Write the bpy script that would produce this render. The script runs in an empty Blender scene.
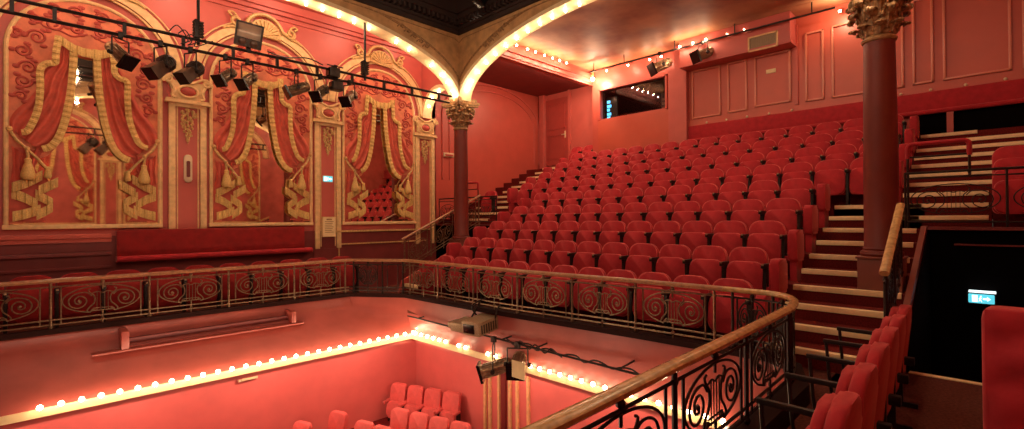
import bpy, bmesh, math, random
from mathutils import Vector, Matrix
random.seed(7)
C = bpy.context.scene.collection
PI = math.pi
V = Vector

# ------------------------------------------------------------------ materials
def mat(name, col, rough=.6, metal=0., noise=.12, scale=14., bump=0., sheen=0., col2=None, coat=0., spec=.5, sheen_tint=None):
    m = bpy.data.materials.new(name); m.use_nodes = True
    nt = m.node_tree; b = nt.nodes['Principled BSDF']
    b.inputs['Roughness'].default_value = rough; b.inputs['Metallic'].default_value = metal
    b.inputs['Specular IOR Level'].default_value = spec
    if coat: b.inputs['Coat Weight'].default_value = coat; b.inputs['Coat Roughness'].default_value = .15
    if sheen:
        b.inputs['Sheen Weight'].default_value = sheen; b.inputs['Sheen Roughness'].default_value = .45
        b.inputs['Sheen Tint'].default_value = (*(sheen_tint or (1, .35, .3)), 1)
    tc = nt.nodes.new('ShaderNodeTexCoord'); n = nt.nodes.new('ShaderNodeTexNoise')
    n.inputs['Scale'].default_value = scale; n.inputs['Detail'].default_value = 4
    r = nt.nodes.new('ShaderNodeValToRGB'); c2 = col2 or tuple(max(0, c*(1-noise*2)) for c in col)
    r.color_ramp.elements[0].position = .3; r.color_ramp.elements[0].color = (*c2, 1)
    r.color_ramp.elements[1].position = .65; r.color_ramp.elements[1].color = (*col, 1)
    nt.links.new(tc.outputs['Object'], n.inputs['Vector']); nt.links.new(n.outputs['Fac'], r.inputs['Fac'])
    nt.links.new(r.outputs['Color'], b.inputs['Base Color'])
    if bump:
        n2 = nt.nodes.new('ShaderNodeTexNoise'); n2.inputs['Scale'].default_value = scale*5; n2.inputs['Detail'].default_value = 3
        nt.links.new(tc.outputs['Object'], n2.inputs['Vector'])
        bp = nt.nodes.new('ShaderNodeBump'); bp.inputs['Strength'].default_value = bump; bp.inputs['Distance'].default_value = .01
        nt.links.new(n2.outputs['Fac'], bp.inputs['Height']); nt.links.new(bp.outputs['Normal'], b.inputs['Normal'])
    return m
def emis(name, col, s, base=(.8, .7, .5)):
    m = bpy.data.materials.new(name); m.use_nodes = True; b = m.node_tree.nodes['Principled BSDF']
    b.inputs['Base Color'].default_value = (*base, 1)
    b.inputs['Emission Color'].default_value = (*col, 1); b.inputs['Emission Strength'].default_value = s
    m.cycles.emission_sampling = 'NONE'
    return m
M = {}
M['velvet'] = mat('red_velvet', (.43, .021, .030), .75, noise=.12, scale=9, bump=.12, sheen=.45, spec=.2)
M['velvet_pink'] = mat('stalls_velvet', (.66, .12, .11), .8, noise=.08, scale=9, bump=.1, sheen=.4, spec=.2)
M['piping'] = mat('seat_piping', (.68, .10, .09), .6, noise=.05, sheen=.8)
M['wall'] = mat('red_wall_paint', (.52, .098, .078), .48, noise=.05, scale=3, bump=.04)
M['wall_rear'] = mat('red_rear_paint', (.50, .078, .054), .42, noise=.05, scale=2.5, bump=.04)
M['wall_orange'] = mat('orange_wall_paint', (.52, .082, .045), .42, noise=.05, scale=2, bump=.04)
M['wall_dark'] = mat('oxblood_paint', (.19, .022, .02), .5, noise=.1, scale=4)
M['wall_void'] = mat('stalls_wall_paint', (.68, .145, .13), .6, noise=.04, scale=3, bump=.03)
M['fascia'] = mat('balcony_front_paint', (.37, .068, .052), .38, noise=.1, scale=3, bump=.05)
M['black'] = mat('void_shade_black', (.0025, .0015, .0015), .9, noise=.1, spec=.05)  # darkness of passage, wall gap and booth put into the colour
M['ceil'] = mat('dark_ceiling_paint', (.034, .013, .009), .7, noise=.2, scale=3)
M['ceil_rear'] = mat('amber_ceiling', (.52, .22, .105), .6, noise=.25, scale=1.1, col2=(.25, .07, .038), spec=.3)
M['gold'] = mat('old_gold', (.66, .38, .14), .5, metal=.1, noise=.2, scale=25, bump=.2)
M['gold_dark'] = mat('bronze_gilt', (.42, .215, .085), .5, metal=.2, noise=.3, scale=22, bump=.3)
M['cream'] = mat('cream_gilt_paint', (.80, .50, .23), .5, noise=.12, scale=12)
M['intrados'] = mat('cream_arch_lining', (.82, .60, .34), .5, noise=.08, scale=8)
M['spandrel'] = mat('bronze_plaster', (.60, .32, .13), .5, noise=.18, scale=6, bump=.1)
M['column'] = mat('oxblood_column_gloss', (.16, .019, .012), .46, noise=.08, scale=4, spec=.3)
M['plinth'] = mat('brown_plinth_paint', (.22, .055, .036), .5, noise=.1, scale=4)
M['curb'] = mat('black_curb_paint', (.022, .006, .005), .7, noise=.1, scale=6, spec=.08)
M['band'] = mat('pale_gilt_band', (.86, .62, .34), .5, noise=.06, scale=10)
M['iron'] = mat('lit_wrought_iron', (.26, .15, .085), .36, metal=.7, noise=.25, scale=30)  # railing iron coloured lighter for the light falling on it
M['iron_black'] = mat('black_iron', (.035, .02, .016), .4, metal=.6, noise=.2, scale=30)
M['wood'] = mat('worn_wood_rail', (.58, .33, .125), .26, noise=.2, scale=18, coat=.25)
M['nosing'] = mat('cream_step_edge', (.95, .70, .38), .6, noise=.05, scale=20)
M['carpet'] = mat('red_carpet', (.17, .016, .014), .95, noise=.25, scale=60, bump=.3, spec=.1)
M['floor_brown'] = mat('brown_floor_carpet', (.13, .035, .025), .9, noise=.25, scale=40, bump=.2, spec=.1)
M['metal_dark'] = mat('dark_metal', (.03, .018, .015), .45, metal=.5, noise=.2, scale=30)
M['lamp_body'] = mat('spotlight_paint', (.06, .035, .025), .4, metal=.3, noise=.2, scale=12)
M['lamp_brown'] = mat('spotlight_brown', (.13, .06, .035), .38, metal=.3, noise=.2, scale=12)
M['lamp_silver'] = mat('spotlight_silver', (.42, .27, .16), .35, metal=.7, noise=.25, scale=20)
M['lens'] = mat('dark_lens', (.004, .003, .003), .2, noise=.05)
M['curtain'] = mat('orange_red_damask', (.72, .19, .09), .6, noise=.18, scale=7, bump=.2, sheen=.3)
M['curtain_deep'] = mat('deep_red_damask', (.58, .085, .05), .65, noise=.15, scale=9, bump=.2)
M['scroll'] = mat('red_relief', (.44, .055, .035), .6, noise=.1, scale=12)
M['fringe'] = mat('gold_fringe', (.70, .42, .13), .55, noise=.15, scale=60, bump=.2)
M['paper'] = mat('cream_notice', (.80, .60, .32), .7, noise=.05)
M['white_plastic'] = mat('ivory_plastic', (.70, .52, .32), .45, noise=.06)
M['grille'] = mat('grille_metal', (.40, .26, .15), .5, metal=.3, noise=.2, scale=60)
M['bulb'] = emis('warm_bulb', (1, .76, .44), 24)
M['lamp_glow'] = emis('warm_lamp_face', (1, .72, .40), 14)
M['exit'] = emis('exit_panel', (.10, .62, .75), .9, base=(.05, .3, .35))
M['exit_w'] = emis('exit_symbol', (.75, .95, 1.0), 1.4)
M['screen'] = emis('blue_monitor', (.10, .5, .85), 2.2, base=(.02, .1, .2))
def glass(name, tint, rough):
    m = bpy.data.materials.new(name); m.use_nodes = True; b = m.node_tree.nodes['Principled BSDF']
    b.inputs['Base Color'].default_value = (*tint, 1); b.inputs['Metallic'].default_value = 1; b.inputs['Roughness'].default_value = rough
    tc = m.node_tree.nodes.new('ShaderNodeTexCoord'); n = m.node_tree.nodes.new('ShaderNodeTexNoise'); n.inputs['Scale'].default_value = 5
    r = m.node_tree.nodes.new('ShaderNodeValToRGB')
    r.color_ramp.elements[0].color = (*[c*.72 for c in tint], 1); r.color_ramp.elements[1].color = (*tint, 1)
    r.color_ramp.elements[0].position = .25; r.color_ramp.elements[1].position = .6
    m.node_tree.links.new(tc.outputs['Object'], n.inputs['Vector']); m.node_tree.links.new(n.outputs['Fac'], r.inputs['Fac'])
    m.node_tree.links.new(r.outputs['Color'], b.inputs['Base Color'])
    return m
M['mirror'] = glass('aged_mirror', (.95, .80, .66), .025)
def pane():
    m = bpy.data.materials.new('booth_glass'); m.use_nodes = True; nt = m.node_tree
    nt.nodes.remove(nt.nodes['Principled BSDF'])
    t = nt.nodes.new('ShaderNodeBsdfTransparent'); g = nt.nodes.new('ShaderNodeBsdfGlossy'); mx = nt.nodes.new('ShaderNodeMixShader')
    f = nt.nodes.new('ShaderNodeFresnel'); f.inputs['IOR'].default_value = 1.45; g.inputs['Roughness'].default_value = .02
    nt.links.new(f.outputs[0], mx.inputs[0]); nt.links.new(t.outputs[0], mx.inputs[1]); nt.links.new(g.outputs[0], mx.inputs[2])
    nt.links.new(mx.outputs[0], nt.nodes['Material Output'].inputs['Surface'])
    return m
M['pane'] = pane()
M['wood_red'] = mat('reddish_wood_rail', (.42, .185, .085), .3, noise=.2, scale=18, coat=.2)
M['velvet_shade'] = mat('shaded_red_velvet', (.26, .010, .010), .75, noise=.12, scale=9, bump=.12, sheen=.3, spec=.2)  # darker velvet copy: shade on side seats and backboard put into colour
M['reflector'] = mat('silver_reflector', (.80, .62, .48), .4, metal=.4, noise=.1, scale=8)
M['door_red'] = mat('door_red_gloss', (.38, .05, .04), .4, noise=.06, scale=3)
M['moulding'] = mat('highlit_moulding', (.64, .19, .115), .3, noise=.05, scale=4)  # lightened so the edge highlights are in the colour
M['spot_grey'] = mat('spotlight_grey', (.30, .20, .14), .4, metal=.4, noise=.2, scale=12)

# ------------------------------------------------------------------ mesh helpers
def catmull(pts, n=6, closed=False):
    P = [V(p) for p in pts]; out = []
    k = len(P)
    for i in range(k if closed else k-1):
        if closed: a, b, c, d = P[(i-1) % k], P[i], P[(i+1) % k], P[(i+2) % k]
        else: a, b, c, d = P[max(i-1, 0)], P[i], P[i+1], P[min(i+2, k-1)]
        for j in range(n):
            t = j/n
            out.append(.5*((2*b)+(c-a)*t+(2*a-5*b+4*c-d)*t*t+(3*b-a-3*c+d)*t**3))
    if not closed: out.append(P[-1])
    return out
class MB:
    def __init__(s): s.bm = bmesh.new()
    def box(s, x0, x1, y0, y1, z0, z1, mtx=None, bev=0):
        vs = [s.bm.verts.new(V((x, y, z))) for x in (x0, x1) for y in (y0, y1) for z in (z0, z1)]
        fs = [s.bm.faces.new([vs[i] for i in f]) for f in ((0,1,3,2),(4,6,7,5),(0,4,5,1),(2,3,7,6),(0,2,6,4),(1,5,7,3))]
        if bev:
            r = bmesh.ops.bevel(s.bm, geom=list({e for f in fs for e in f.edges}), offset=bev, segments=2, affect='EDGES', profile=.6)
            vs = list({v for v in r['verts']} | {v for f in r['faces'] for v in f.verts})
        if mtx is not None:
            for v in vs: v.co = mtx @ v.co
        return s
    def tube(s, pts, r, n=8, closed=False, cap=True, flat=None):
        P = [V(p) for p in pts]; k = len(P); rings = []
        up = None
        for i in range(k):
            if closed: t = P[(i+1) % k]-P[i-1]
            else: t = P[min(i+1, k-1)]-P[max(i-1, 0)]
            if t.length < 1e-9: t = V((0, 0, 1))
            t.normalize()
            if up is None:
                a = V((0, 0, 1)) if abs(t.z) < .9 else V((1, 0, 0))
                up = (a-t*a.dot(t)).normalized()
            else:
                up = up-t*up.dot(t)
                up = up.normalized() if up.length > 1e-6 else V((1, 0, 0))
            sd = t.cross(up)
            rr = r[i] if isinstance(r, (list, tuple)) else r
            fl = flat or 1
            rings.append([s.bm.verts.new(P[i]+(up*math.cos(2*PI*j/n)*fl+sd*math.sin(2*PI*j/n))*rr) for j in range(n)])
        for i in range(k if closed else k-1):
            a, b = rings[i], rings[(i+1) % k]
            for j in range(n): s.bm.faces.new((a[j], a[(j+1) % n], b[(j+1) % n], b[j]))
        if cap and not closed:
            s.bm.faces.new(rings[0][::-1]); s.bm.faces.new(rings[-1])
        return s
    def lathe(s, prof, n=24, c=(0, 0, 0), sq=0):
        c = V(c); rings = []
        for r, z in prof:
            rings.append([s.bm.verts.new(c+V((r*math.cos(2*PI*(j+.5)/n), r*math.sin(2*PI*(j+.5)/n), z))) for j in range(n)])
        for a, b in zip(rings, rings[1:]):
            for j in range(n): s.bm.faces.new((a[j], a[(j+1) % n], b[(j+1) % n], b[j]))
        s.bm.faces.new(rings[0][::-1]); s.bm.faces.new(rings[-1])
        return s
    def prism(s, poly, fn, d0, d1, bev=0, seg=2):
        """poly: 2-D outline, fn(u, v, d) -> point; extruded from d0 to d1"""
        a = [s.bm.verts.new(V(fn(u, v, d0))) for u, v in poly]; b = [s.bm.verts.new(V(fn(u, v, d1))) for u, v in poly]
        k = len(poly)
        fa = s.bm.faces.new(a); fb = s.bm.faces.new(b[::-1])
        for i in range(k): s.bm.faces.new((a[i], b[i], b[(i+1) % k], a[(i+1) % k]))
        if bev:
            bmesh.ops.bevel(s.bm, geom=list(set(fa.edges) | set(fb.edges)), offset=bev, segments=seg, affect='EDGES', profile=.5)
        return s
    def grid(s, rows):
        g = [[s.bm.verts.new(V(p)) for p in r] for r in rows]
        for a, b in zip(g, g[1:]):
            for i in range(len(a)-1): s.bm.faces.new((a[i], a[i+1], b[i+1], b[i]))
        return s
    def ball(s, c, r, n=10, m=7, sc=(1, 1, 1)):
        c = V(c); rings = []
        top = s.bm.verts.new(c+V((0, 0, r*sc[2]))); bot = s.bm.verts.new(c-V((0, 0, r*sc[2])))
        for i in range(1, m):
            a = PI*i/m
            rings.append([s.bm.verts.new(c+V((r*math.sin(a)*math.cos(2*PI*j/n)*sc[0], r*math.sin(a)*math.sin(2*PI*j/n)*sc[1], r*math.cos(a)*sc[2]))) for j in range(n)])
        for j in range(n):
            s.bm.faces.new((top, rings[0][j], rings[0][(j+1) % n])); s.bm.faces.new((bot, rings[-1][(j+1) % n], rings[-1][j]))
        for a, b in zip(rings, rings[1:]):
            for j in range(n): s.bm.faces.new((a[j], b[j], b[(j+1) % n], a[(j+1) % n]))
        return s
    def solid(s, th):
        bmesh.ops.recalc_face_normals(s.bm, faces=s.bm.faces)
        bmesh.ops.solidify(s.bm, geom=list(s.bm.faces), thickness=th); return s
    def build(s, name, m, parent=None, smooth=35, mtx=None, weld=False):
        bmesh.ops.recalc_face_normals(s.bm, faces=s.bm.faces)
        if mtx is not None: s.bm.transform(mtx)
        if parent is not None and parent.get('world'):
            s.bm.transform(Matrix.Translation(-world_of(parent)))
        me = bpy.data.meshes.new(name); s.bm.to_mesh(me); s.bm.free()
        for p in me.polygons: p.use_smooth = True
        me.set_sharp_from_angle(angle=math.radians(smooth))
        me.materials.append(M[m] if isinstance(m, str) else m)
        o = bpy.data.objects.new(name, me); C.objects.link(o)
        if parent is not None:
            o.parent = parent
            if parent.get('world'): o['world'] = 1; o['org'] = parent['org']
        return o
def world_of(o): return V(o['org'])
def thing(name, label, cat, loc=(0, 0, 0), rz=0, group=None, world=True):
    """an Empty at the thing's base; world=True: its parts are given in place coordinates"""
    o = bpy.data.objects.new(name, None); C.objects.link(o); o.empty_display_size = .1
    o.location = loc; o.rotation_euler = (0, 0, rz); tag(o, label, cat, group)
    if world: o['world'] = 1; o['org'] = list(loc)
    return o
def tag(o, label, cat, group=None):
    o['label'] = label; o['category'] = cat
    if group: o['group'] = group
    return o
def struct(o): o['kind'] = 'structure'; return o
def dup(root, loc, rz=0, label=None, skip=()):
    r = root.copy(); C.objects.link(r); r.location = loc; r.rotation_euler = (0, 0, rz)
    if label: r['label'] = label
    for ch in root.children:
        if ch.name.split('.')[0] in skip: continue
        c = ch.copy(); C.objects.link(c); c.parent = r
        for g in ch.children:
            d = g.copy(); C.objects.link(d); d.parent = c
    return r
ORD = ['', 'first', 'second', 'third', 'fourth', 'fifth', 'sixth', 'seventh', 'eighth', 'ninth', 'tenth', 'eleventh', 'twelfth', 'thirteenth', 'fourteenth', 'fifteenth',
       'sixteenth', 'seventeenth', 'eighteenth', 'nineteenth', 'twentieth'] + ['twenty-'+w for w in ('first', 'second', 'third', 'fourth', 'fifth', 'sixth', 'seventh', 'eighth', 'ninth')] + ['thirtieth'] \
       + ['thirty-'+w for w in ('first', 'second', 'third', 'fourth', 'fifth', 'sixth', 'seventh', 'eighth', 'ninth')] + ['fortieth']
def rrect(w, z0, z1, rt, rb, n=5):
    """rounded rectangle outline: width w, corner radius rt above, rb below"""
    out = []
    for cx, cz, r, a0 in ((w/2-rt, z1-rt, rt, 0), (-w/2+rt, z1-rt, rt, 90), (-w/2+rb, z0+rb, rb, 180), (w/2-rb, z0+rb, rb, 270)):
        for i in range(n+1):
            a = math.radians(a0+90*i/n); out.append((cx+r*math.cos(a), cz+r*math.sin(a)))
    return out
def lamp(loc, energy, col=(1, .76, .48), radius=.03):
    l = bpy.data.lights.new('bulb_or_fill_light', 'POINT'); l.energy = energy; l.color = col; l.shadow_soft_size = radius
    o = bpy.data.objects.new('bulb_or_fill_light', l); C.objects.link(o); o.location = loc; return o  # serves the visible bulbs and the added fill lamps

# ------------------------------------------------------------------ the room shell
def S(name, mb, m, **k): return struct(mb.build(name, m, **k))
def rowx(j): return 6.3+.8*j           # seat-back plane of row j
def rowz(j): return .115+.362*j        # its floor
def nose(j): return rowx(j)-.70        # front edge of its platform

RAIL = [(-3, 9.2), (4.58, 9.24), (5.29, 8.26), (5.37, 5.4), (5.55, 3.2), (5.60, 2.2), (5.62, 1.74), (5.45, 1.5), (4.88, 1.3), (-3, 1.22)]
BAND = [(-3, 8.15), (4.7, 8.15), (5.35, 8.15), (5.38, 5.4), (5.40, 3.2), (5.40, 2.3), (5.40, 2.12), (5.38, 2.1), (4.88, 2.1), (-3, 2.1)]
mb = MB()                                                # balcony front, concave plaster
rows = []
for k in range(9):
    t = k/8; z = .25-.75*t; w = t**1.7
    rows.append([(a[0]+(b[0]-a[0])*w, a[1]+(b[1]-a[1])*w, z) for a, b in zip(RAIL, BAND)])
mb.grid(rows); S('trim_1', mb, 'fascia', smooth=50)
mb = MB()
for z0, z1, o0, o1 in ((-.5, -.5, 0, -.02), (-.5, -.6, -.02, -.02), (-.6, -.62, -.02, .25)):
    def off(p, o):
        cx, cy = 0, 5.12
        return (p[0]+(o if p[0] > 5 and 2.2 < p[1] < 8.1 or abs(p[0]-5.35) < .06 else 0), p[1]+(o if p[1] > 8 else -o if p[1] < 2.2 else 0))
    mb.grid([[(*off(p, o0), z0) for p in BAND], [(*off(p, o1), z1) for p in BAND]])
S('trim_2', mb, 'band')
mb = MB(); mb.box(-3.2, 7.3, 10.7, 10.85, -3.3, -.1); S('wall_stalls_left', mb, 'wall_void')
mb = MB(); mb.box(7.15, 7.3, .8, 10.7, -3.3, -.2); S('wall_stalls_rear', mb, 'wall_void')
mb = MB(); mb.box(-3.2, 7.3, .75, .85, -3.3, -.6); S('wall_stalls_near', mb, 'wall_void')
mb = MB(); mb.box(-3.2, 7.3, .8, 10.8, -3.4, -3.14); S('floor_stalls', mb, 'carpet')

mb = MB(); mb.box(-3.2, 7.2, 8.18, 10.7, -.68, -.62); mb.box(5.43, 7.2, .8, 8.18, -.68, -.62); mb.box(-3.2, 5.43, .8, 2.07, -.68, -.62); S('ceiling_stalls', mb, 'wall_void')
mb = MB()                                                # balcony deck
mb.box(-3, 6.55, -1.2, 1.2, -.1, .1); mb.box(5.7, 6.6, .66, 12.3, -.1, .1); mb.box(-3, 5.7, 9.28, 10.7, -.1, .1)
xy = lambda u, v, d: (u, v, d)
mb.prism([(4.88, 1.2), (4.88, 1.32), (5.45, 1.52), (5.6, 1.76), (5.6, 2.3), (5.7, 2.3), (5.7, 1.2)], xy, -.1, .1)
mb.prism([(4.6, 9.28), (5.3, 8.3), (5.4, 5.4), (5.58, 3.2), (5.61, 2.3), (5.7, 2.3), (5.7, 9.28)], xy, -.1, .1)
S('floor', mb, 'floor_brown')
mb = MB(); P2 = [V((*p, 0)) for p in RAIL]               # curb under the railings
prof = []
for i, p in enumerate(P2):
    t = (P2[min(i+1, 9)]-P2[max(i-1, 0)]).normalized(); n = V((-t.y, t.x, 0))
    prof.append((p, n))
mb.grid([[p+n*.13+V((0, 0, .1)) for p, n in prof], [p+n*.12+V((0, 0, .262)) for p, n in prof], [p-n*.05+V((0, 0, .275)) for p, n in prof], [p-n*.05+V((0, 0, .2)) for p, n in prof]])
S('trim_3', mb, 'curb')

mb = MB()                                                # raked terraces of the seating block
for j in range(1, 10):
    y0, y1 = (1.92, 8.88) if j < 5 else (1.06, 10.14)
    if j == 9: y0, y1 = 9.45, 10.05
    mb.box(nose(j), 14.1, y0, y1, -.1 if j < 2 else rowz(j)-.5, rowz(j))
S('floor_terraces', mb, 'carpet')

# walls
mb = MB(); mb.box(-3.2, 7.8, 10.7, 10.85, -.1, 6.7); mb.box(7.65, 7.8, 10.7, 12.4, -.1, 6.7); S('wall_left', mb, 'wall')
mb = MB(); mb.box(-3.2, 7.66, 10.655, 10.7, .1, 1.5); S('wall_left_dado', mb, 'wall_dark')
mb = MB(); mb.box(7.7, 14.2, 12.4, 12.55, -.1, 6.7); S('wall_rear_left', mb, 'wall_rear')
mb = MB()
mb.box(14.0, 14.15, 9.3, 12.5, 2, 6.7)
S('wall_door', mb, 'wall')
mb = MB()
mb.box(13.25, 13.4, -1.3, 6.77, 2.5, 6.7); mb.box(13.25, 13.4, 9.11, 9.42, 2.5, 6.7); mb.box(13.25, 13.4, 6.77, 9.11, 2.5, 4.94); mb.box(13.25, 13.4, 6.77, 9.11, 5.90, 6.7)
mb.box(13.41, 14.1, 9.3, 9.42, 2.5, 6.7)
S('wall_rear', mb, 'wall_rear')
mb = MB(); mb.box(-3.2, 14.2, -1.35, -1.2, -3.3, 6.7); S('wall_near', mb, 'wall')
mb = MB(); mb.box(-3.35, -3.2, -1.3, 10.8, -3.4, 6.8); S('wall_stage_block', mb, 'wall_dark')  # unseen, added to close the stage opening and block light
# ceilings
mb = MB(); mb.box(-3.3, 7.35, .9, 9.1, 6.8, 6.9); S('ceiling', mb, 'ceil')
mb = MB(); mb.box(-3.3, 7.8, 9.3, 10.8, 6.32, 6.4); mb.box(-3.3, 7.8, -1.3, .95, 6.32, 6.4); S('ceiling_side', mb, 'wall')
mb = MB(); mb.box(7.5, 14.1, -1.3, 9.45, 6.62, 6.75); S('ceiling_rear', mb, 'ceil_rear')
mb = MB(); mb.box(7.6, 14.1, 9.6, 12.5, 6.42, 6.5); S('ceiling_aisle', mb, 'wall_dark')
mb = MB(); mb.box(7.62, 13.25, 9.42, 9.62, 6.14, 6.66); mb.box(7.62, 13.25, 9.36, 9.42, 6.34, 6.48); mb.box(7.62, 13.25, 9.39, 9.42, 6.2, 6.28); S('trim_beam', mb, 'wall_rear')
# side-gallery cornice on the decorated wall
mb = MB(); mb.box(-3.2, 7.66, 10.58, 10.7, 6.16, 6.32); mb.box(-3.2, 7.66, 10.64, 10.7, 6.08, 6.16); mb.box(-3.2, 7.66, 10.67, 10.7, 5.98, 6.02); S('trim_cornice_left', mb, 'wall')
# dado rail + ledges under the mirrors
mb = MB(); mb.box(-3.2, 1.0, 10.56, 10.7, 1.47, 1.54, bev=.01); mb.box(-3.2, 1.0, 10.60, 10.7, 1.40, 1.47, bev=.01); S('trim_dado_left', mb, 'wall_rear')
mb = MB(); mb.box(-3.2, 1.0, 10.60, 10.66, 1.18, 1.24, bev=.01); mb.box(-3.2, 1.0, 10.62, 10.66, .96, 1.0); S('trim_dado_lower', mb, 'wall_dark')
mb = MB(); mb.box(4.75, 7.66, 10.61, 10.7, 1.46, 1.5); mb.box(5.02, 7.45, 10.63, 10.66, 1.17, 1.2); mb.box(5.02, 5.05, 10.63, 10.66, .3, 1.2); S('trim_dado', mb, 'gold')

# big arches: rear (over the seating), left (before the decorated wall), near
def ell(n, c, hs, z0, rise, a0=0, a1=180):
    return [(c+hs*math.cos(math.radians(a0+(a1-a0)*i/n)), z0+rise*math.sin(math.radians(a0+(a1-a0)*i/n))) for i in range(n+1)]
ZT = 6.14
def arch(fn, c, d0, d1, name):
    hs = 3.9
    poly = [(c+4.1, 4.6)]+ell(48, c, hs, 4.6, 1.29)+[(c-4.1, 4.6), (c-4.1, ZT), (c+4.1, ZT)]
    mb = MB(); mb.prism(poly, fn, d0, d1); S(name, mb, 'spandrel')
    mb = MB()
    A = ell(48, c, hs-.004, 4.6, 1.286); s = 1 if d1 > d0 else -1
    mb.grid([[fn(u, v, d0-.02*s) for u, v in ell(48, c, hs+.1, 4.6, 1.37)], [fn(u, v, d0-.02*s) for u, v in A], [fn(u, v, d1+.02*s) for u, v in A], [fn(u, v, d1+.02*s) for u, v in ell(48, c, hs+.1, 4.6, 1.37)]])
    S(name.replace('wall_', 'trim_'), mb, 'intrados', smooth=30)
    # thin mouldings on the face
    mb = MB()
    for g, r in ((.30, .014), (.36, .010)):
        mb.tube([fn(u, min(v, ZT-.07), d0-.005*s) for u, v in ell(44, c, hs+g*.35, 4.75, 1.29+g*.55, 8, 172)], r, 5)
    for e in (-1, 1):
        mb.tube([fn(c+e*3.75, ZT-.1, d0-.005*s), fn(c+e*.3, ZT-.06, d0-.005*s)], .012, 5)
        mb.tube([fn(c+e*3.97, 4.85, d0-.005*s), fn(c+e*3.97, ZT-.2, d0-.005*s), fn(c+e*3.75, ZT-.1, d0-.005*s)], .010, 5)
        for q in range(5):            # leaf scroll frieze over the haunch
            bx, bz = c+e*(2.95-.16*q), 5.62+.07*q+.03
            mb.tube(catmull([fn(bx-e*.10, bz-.03, d0), fn(bx, bz+.05, d0-.015*s), fn(bx+e*.07, bz+.01, d0-.01*s), fn(bx+e*.02, bz-.03, d0-.01*s)], 4), .016, 5)
            mb.ball(fn(bx, bz, d0), .03, 6, 4)
    S(name.replace('wall_', 'trim_')+'_moulding', mb, 'gold_dark')
fr = lambda u, v, d: (d, u, v)
fl = lambda u, v, d: (u, d, v)
arch(fr, 5.125, 7.3, 7.62, 'wall_arch_rear')
arch(fl, 3.4, 9.05, 9.40, 'wall_arch_left')
arch(fl, 3.4, 1.2, .85, 'wall_arch_near')
mb = MB()                                                # small arch between column and decorated wall
poly = [(10.72, 4.4)]+ell(20, 10.02, .62, 4.42, .66)+[(9.3, 4.4), (9.3, 6.4), (10.72, 6.4)]
mb.prism(poly, fr, 7.36, 7.62); S('wall_arch_small', mb, 'wall')
mb = MB(); A = ell(20, 10.02, .618, 4.42, .657)
mb.grid([[fr(u, v, 7.35) for u, v in ell(20, 10.02, .70, 4.42, .74)], [fr(u, v, 7.35) for u, v in A], [fr(u, v, 7.63) for u, v in A]]); S('trim_arch_small', mb, 'intrados')
# dentil cornice round the dark ceiling
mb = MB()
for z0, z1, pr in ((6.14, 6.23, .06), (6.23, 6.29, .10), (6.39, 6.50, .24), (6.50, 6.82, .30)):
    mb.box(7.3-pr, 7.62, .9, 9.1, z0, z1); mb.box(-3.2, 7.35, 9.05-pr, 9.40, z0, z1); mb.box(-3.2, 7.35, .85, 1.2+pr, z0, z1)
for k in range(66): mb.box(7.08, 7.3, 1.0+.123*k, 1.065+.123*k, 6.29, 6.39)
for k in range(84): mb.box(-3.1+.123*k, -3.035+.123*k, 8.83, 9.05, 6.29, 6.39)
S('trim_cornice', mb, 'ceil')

# ---- rear wall joinery
mb = MB(); mb.box(13.16, 13.25, 6.6, 9.14, 2.6, 4.90); S('wall_booth_panel', mb, 'wall_orange')
mb = MB(); mb.box(13.1, 13.25, 6.40, 6.66, 2.6, 6.0); mb.box(13.02, 13.25, 6.08, 6.42, 2.6, 6.62); S('trim_pier', mb, 'wall')
mb = MB(); mb.box(13.2, 13.25, -1.2, 6.09, 4.3, 4.46); mb.box(13.22, 13.25, -1.2, 6.09, 4.46, 6.62); S('wall_rear_panelling', mb, 'wall_orange')
def panel(y0, y1, z0, z1, w=.045):
    mb = MB()
    for a in ((y0, y0+w, z0, z1), (y1-w, y1, z0, z1), (y0, y1, z0, z0+w), (y0, y1, z1-w, z1)): mb.box(13.17, 13.225, *a, bev=.012)
    return mb
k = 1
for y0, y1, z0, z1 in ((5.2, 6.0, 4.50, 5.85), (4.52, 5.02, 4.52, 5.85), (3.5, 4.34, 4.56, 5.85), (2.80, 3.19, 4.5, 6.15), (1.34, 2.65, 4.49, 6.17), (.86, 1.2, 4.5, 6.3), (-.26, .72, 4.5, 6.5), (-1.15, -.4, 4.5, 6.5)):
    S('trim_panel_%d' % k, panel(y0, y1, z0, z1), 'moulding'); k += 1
mb = MB(); mb.box(12.72, 13.25, 3.38, 6.12, 5.90, 6.62, bev=.01); mb.box(12.69, 13.25, 3.36, 6.12, 5.86, 5.92); S('trim_bulkhead', mb, 'wall')
mb = MB(); mb.box(13.16, 13.25, 3.34, 3.42, 4.46, 6.4); S('trim_stile', mb, 'wall_rear')
# cloth-covered band with dome-headed studs
mb = MB(); mb.box(13.12, 13.25, -1.2, 6.08, 3.86, 4.30, bev=.02); mb.tube([(13.1, -1.2, 3.88), (13.1, 6.08, 3.88)], .045, 8); S('trim_velvet_band', mb, 'velvet')
mb = MB(); mb.box(13.2, 13.26, -1.2, 1.2, 3.3, 3.88); S('wall_gap_shade', mb, 'black')  # black sheet, the gap's shade put into colour
for i, y in enumerate((.62, -.55, -1.1)):
    mb = MB(); mb.box(13.1, 13.22, y-.05, y+.05, 3.3, 3.85); S('trim_post_%d' % (i+1), mb, 'wall_rear')
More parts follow.
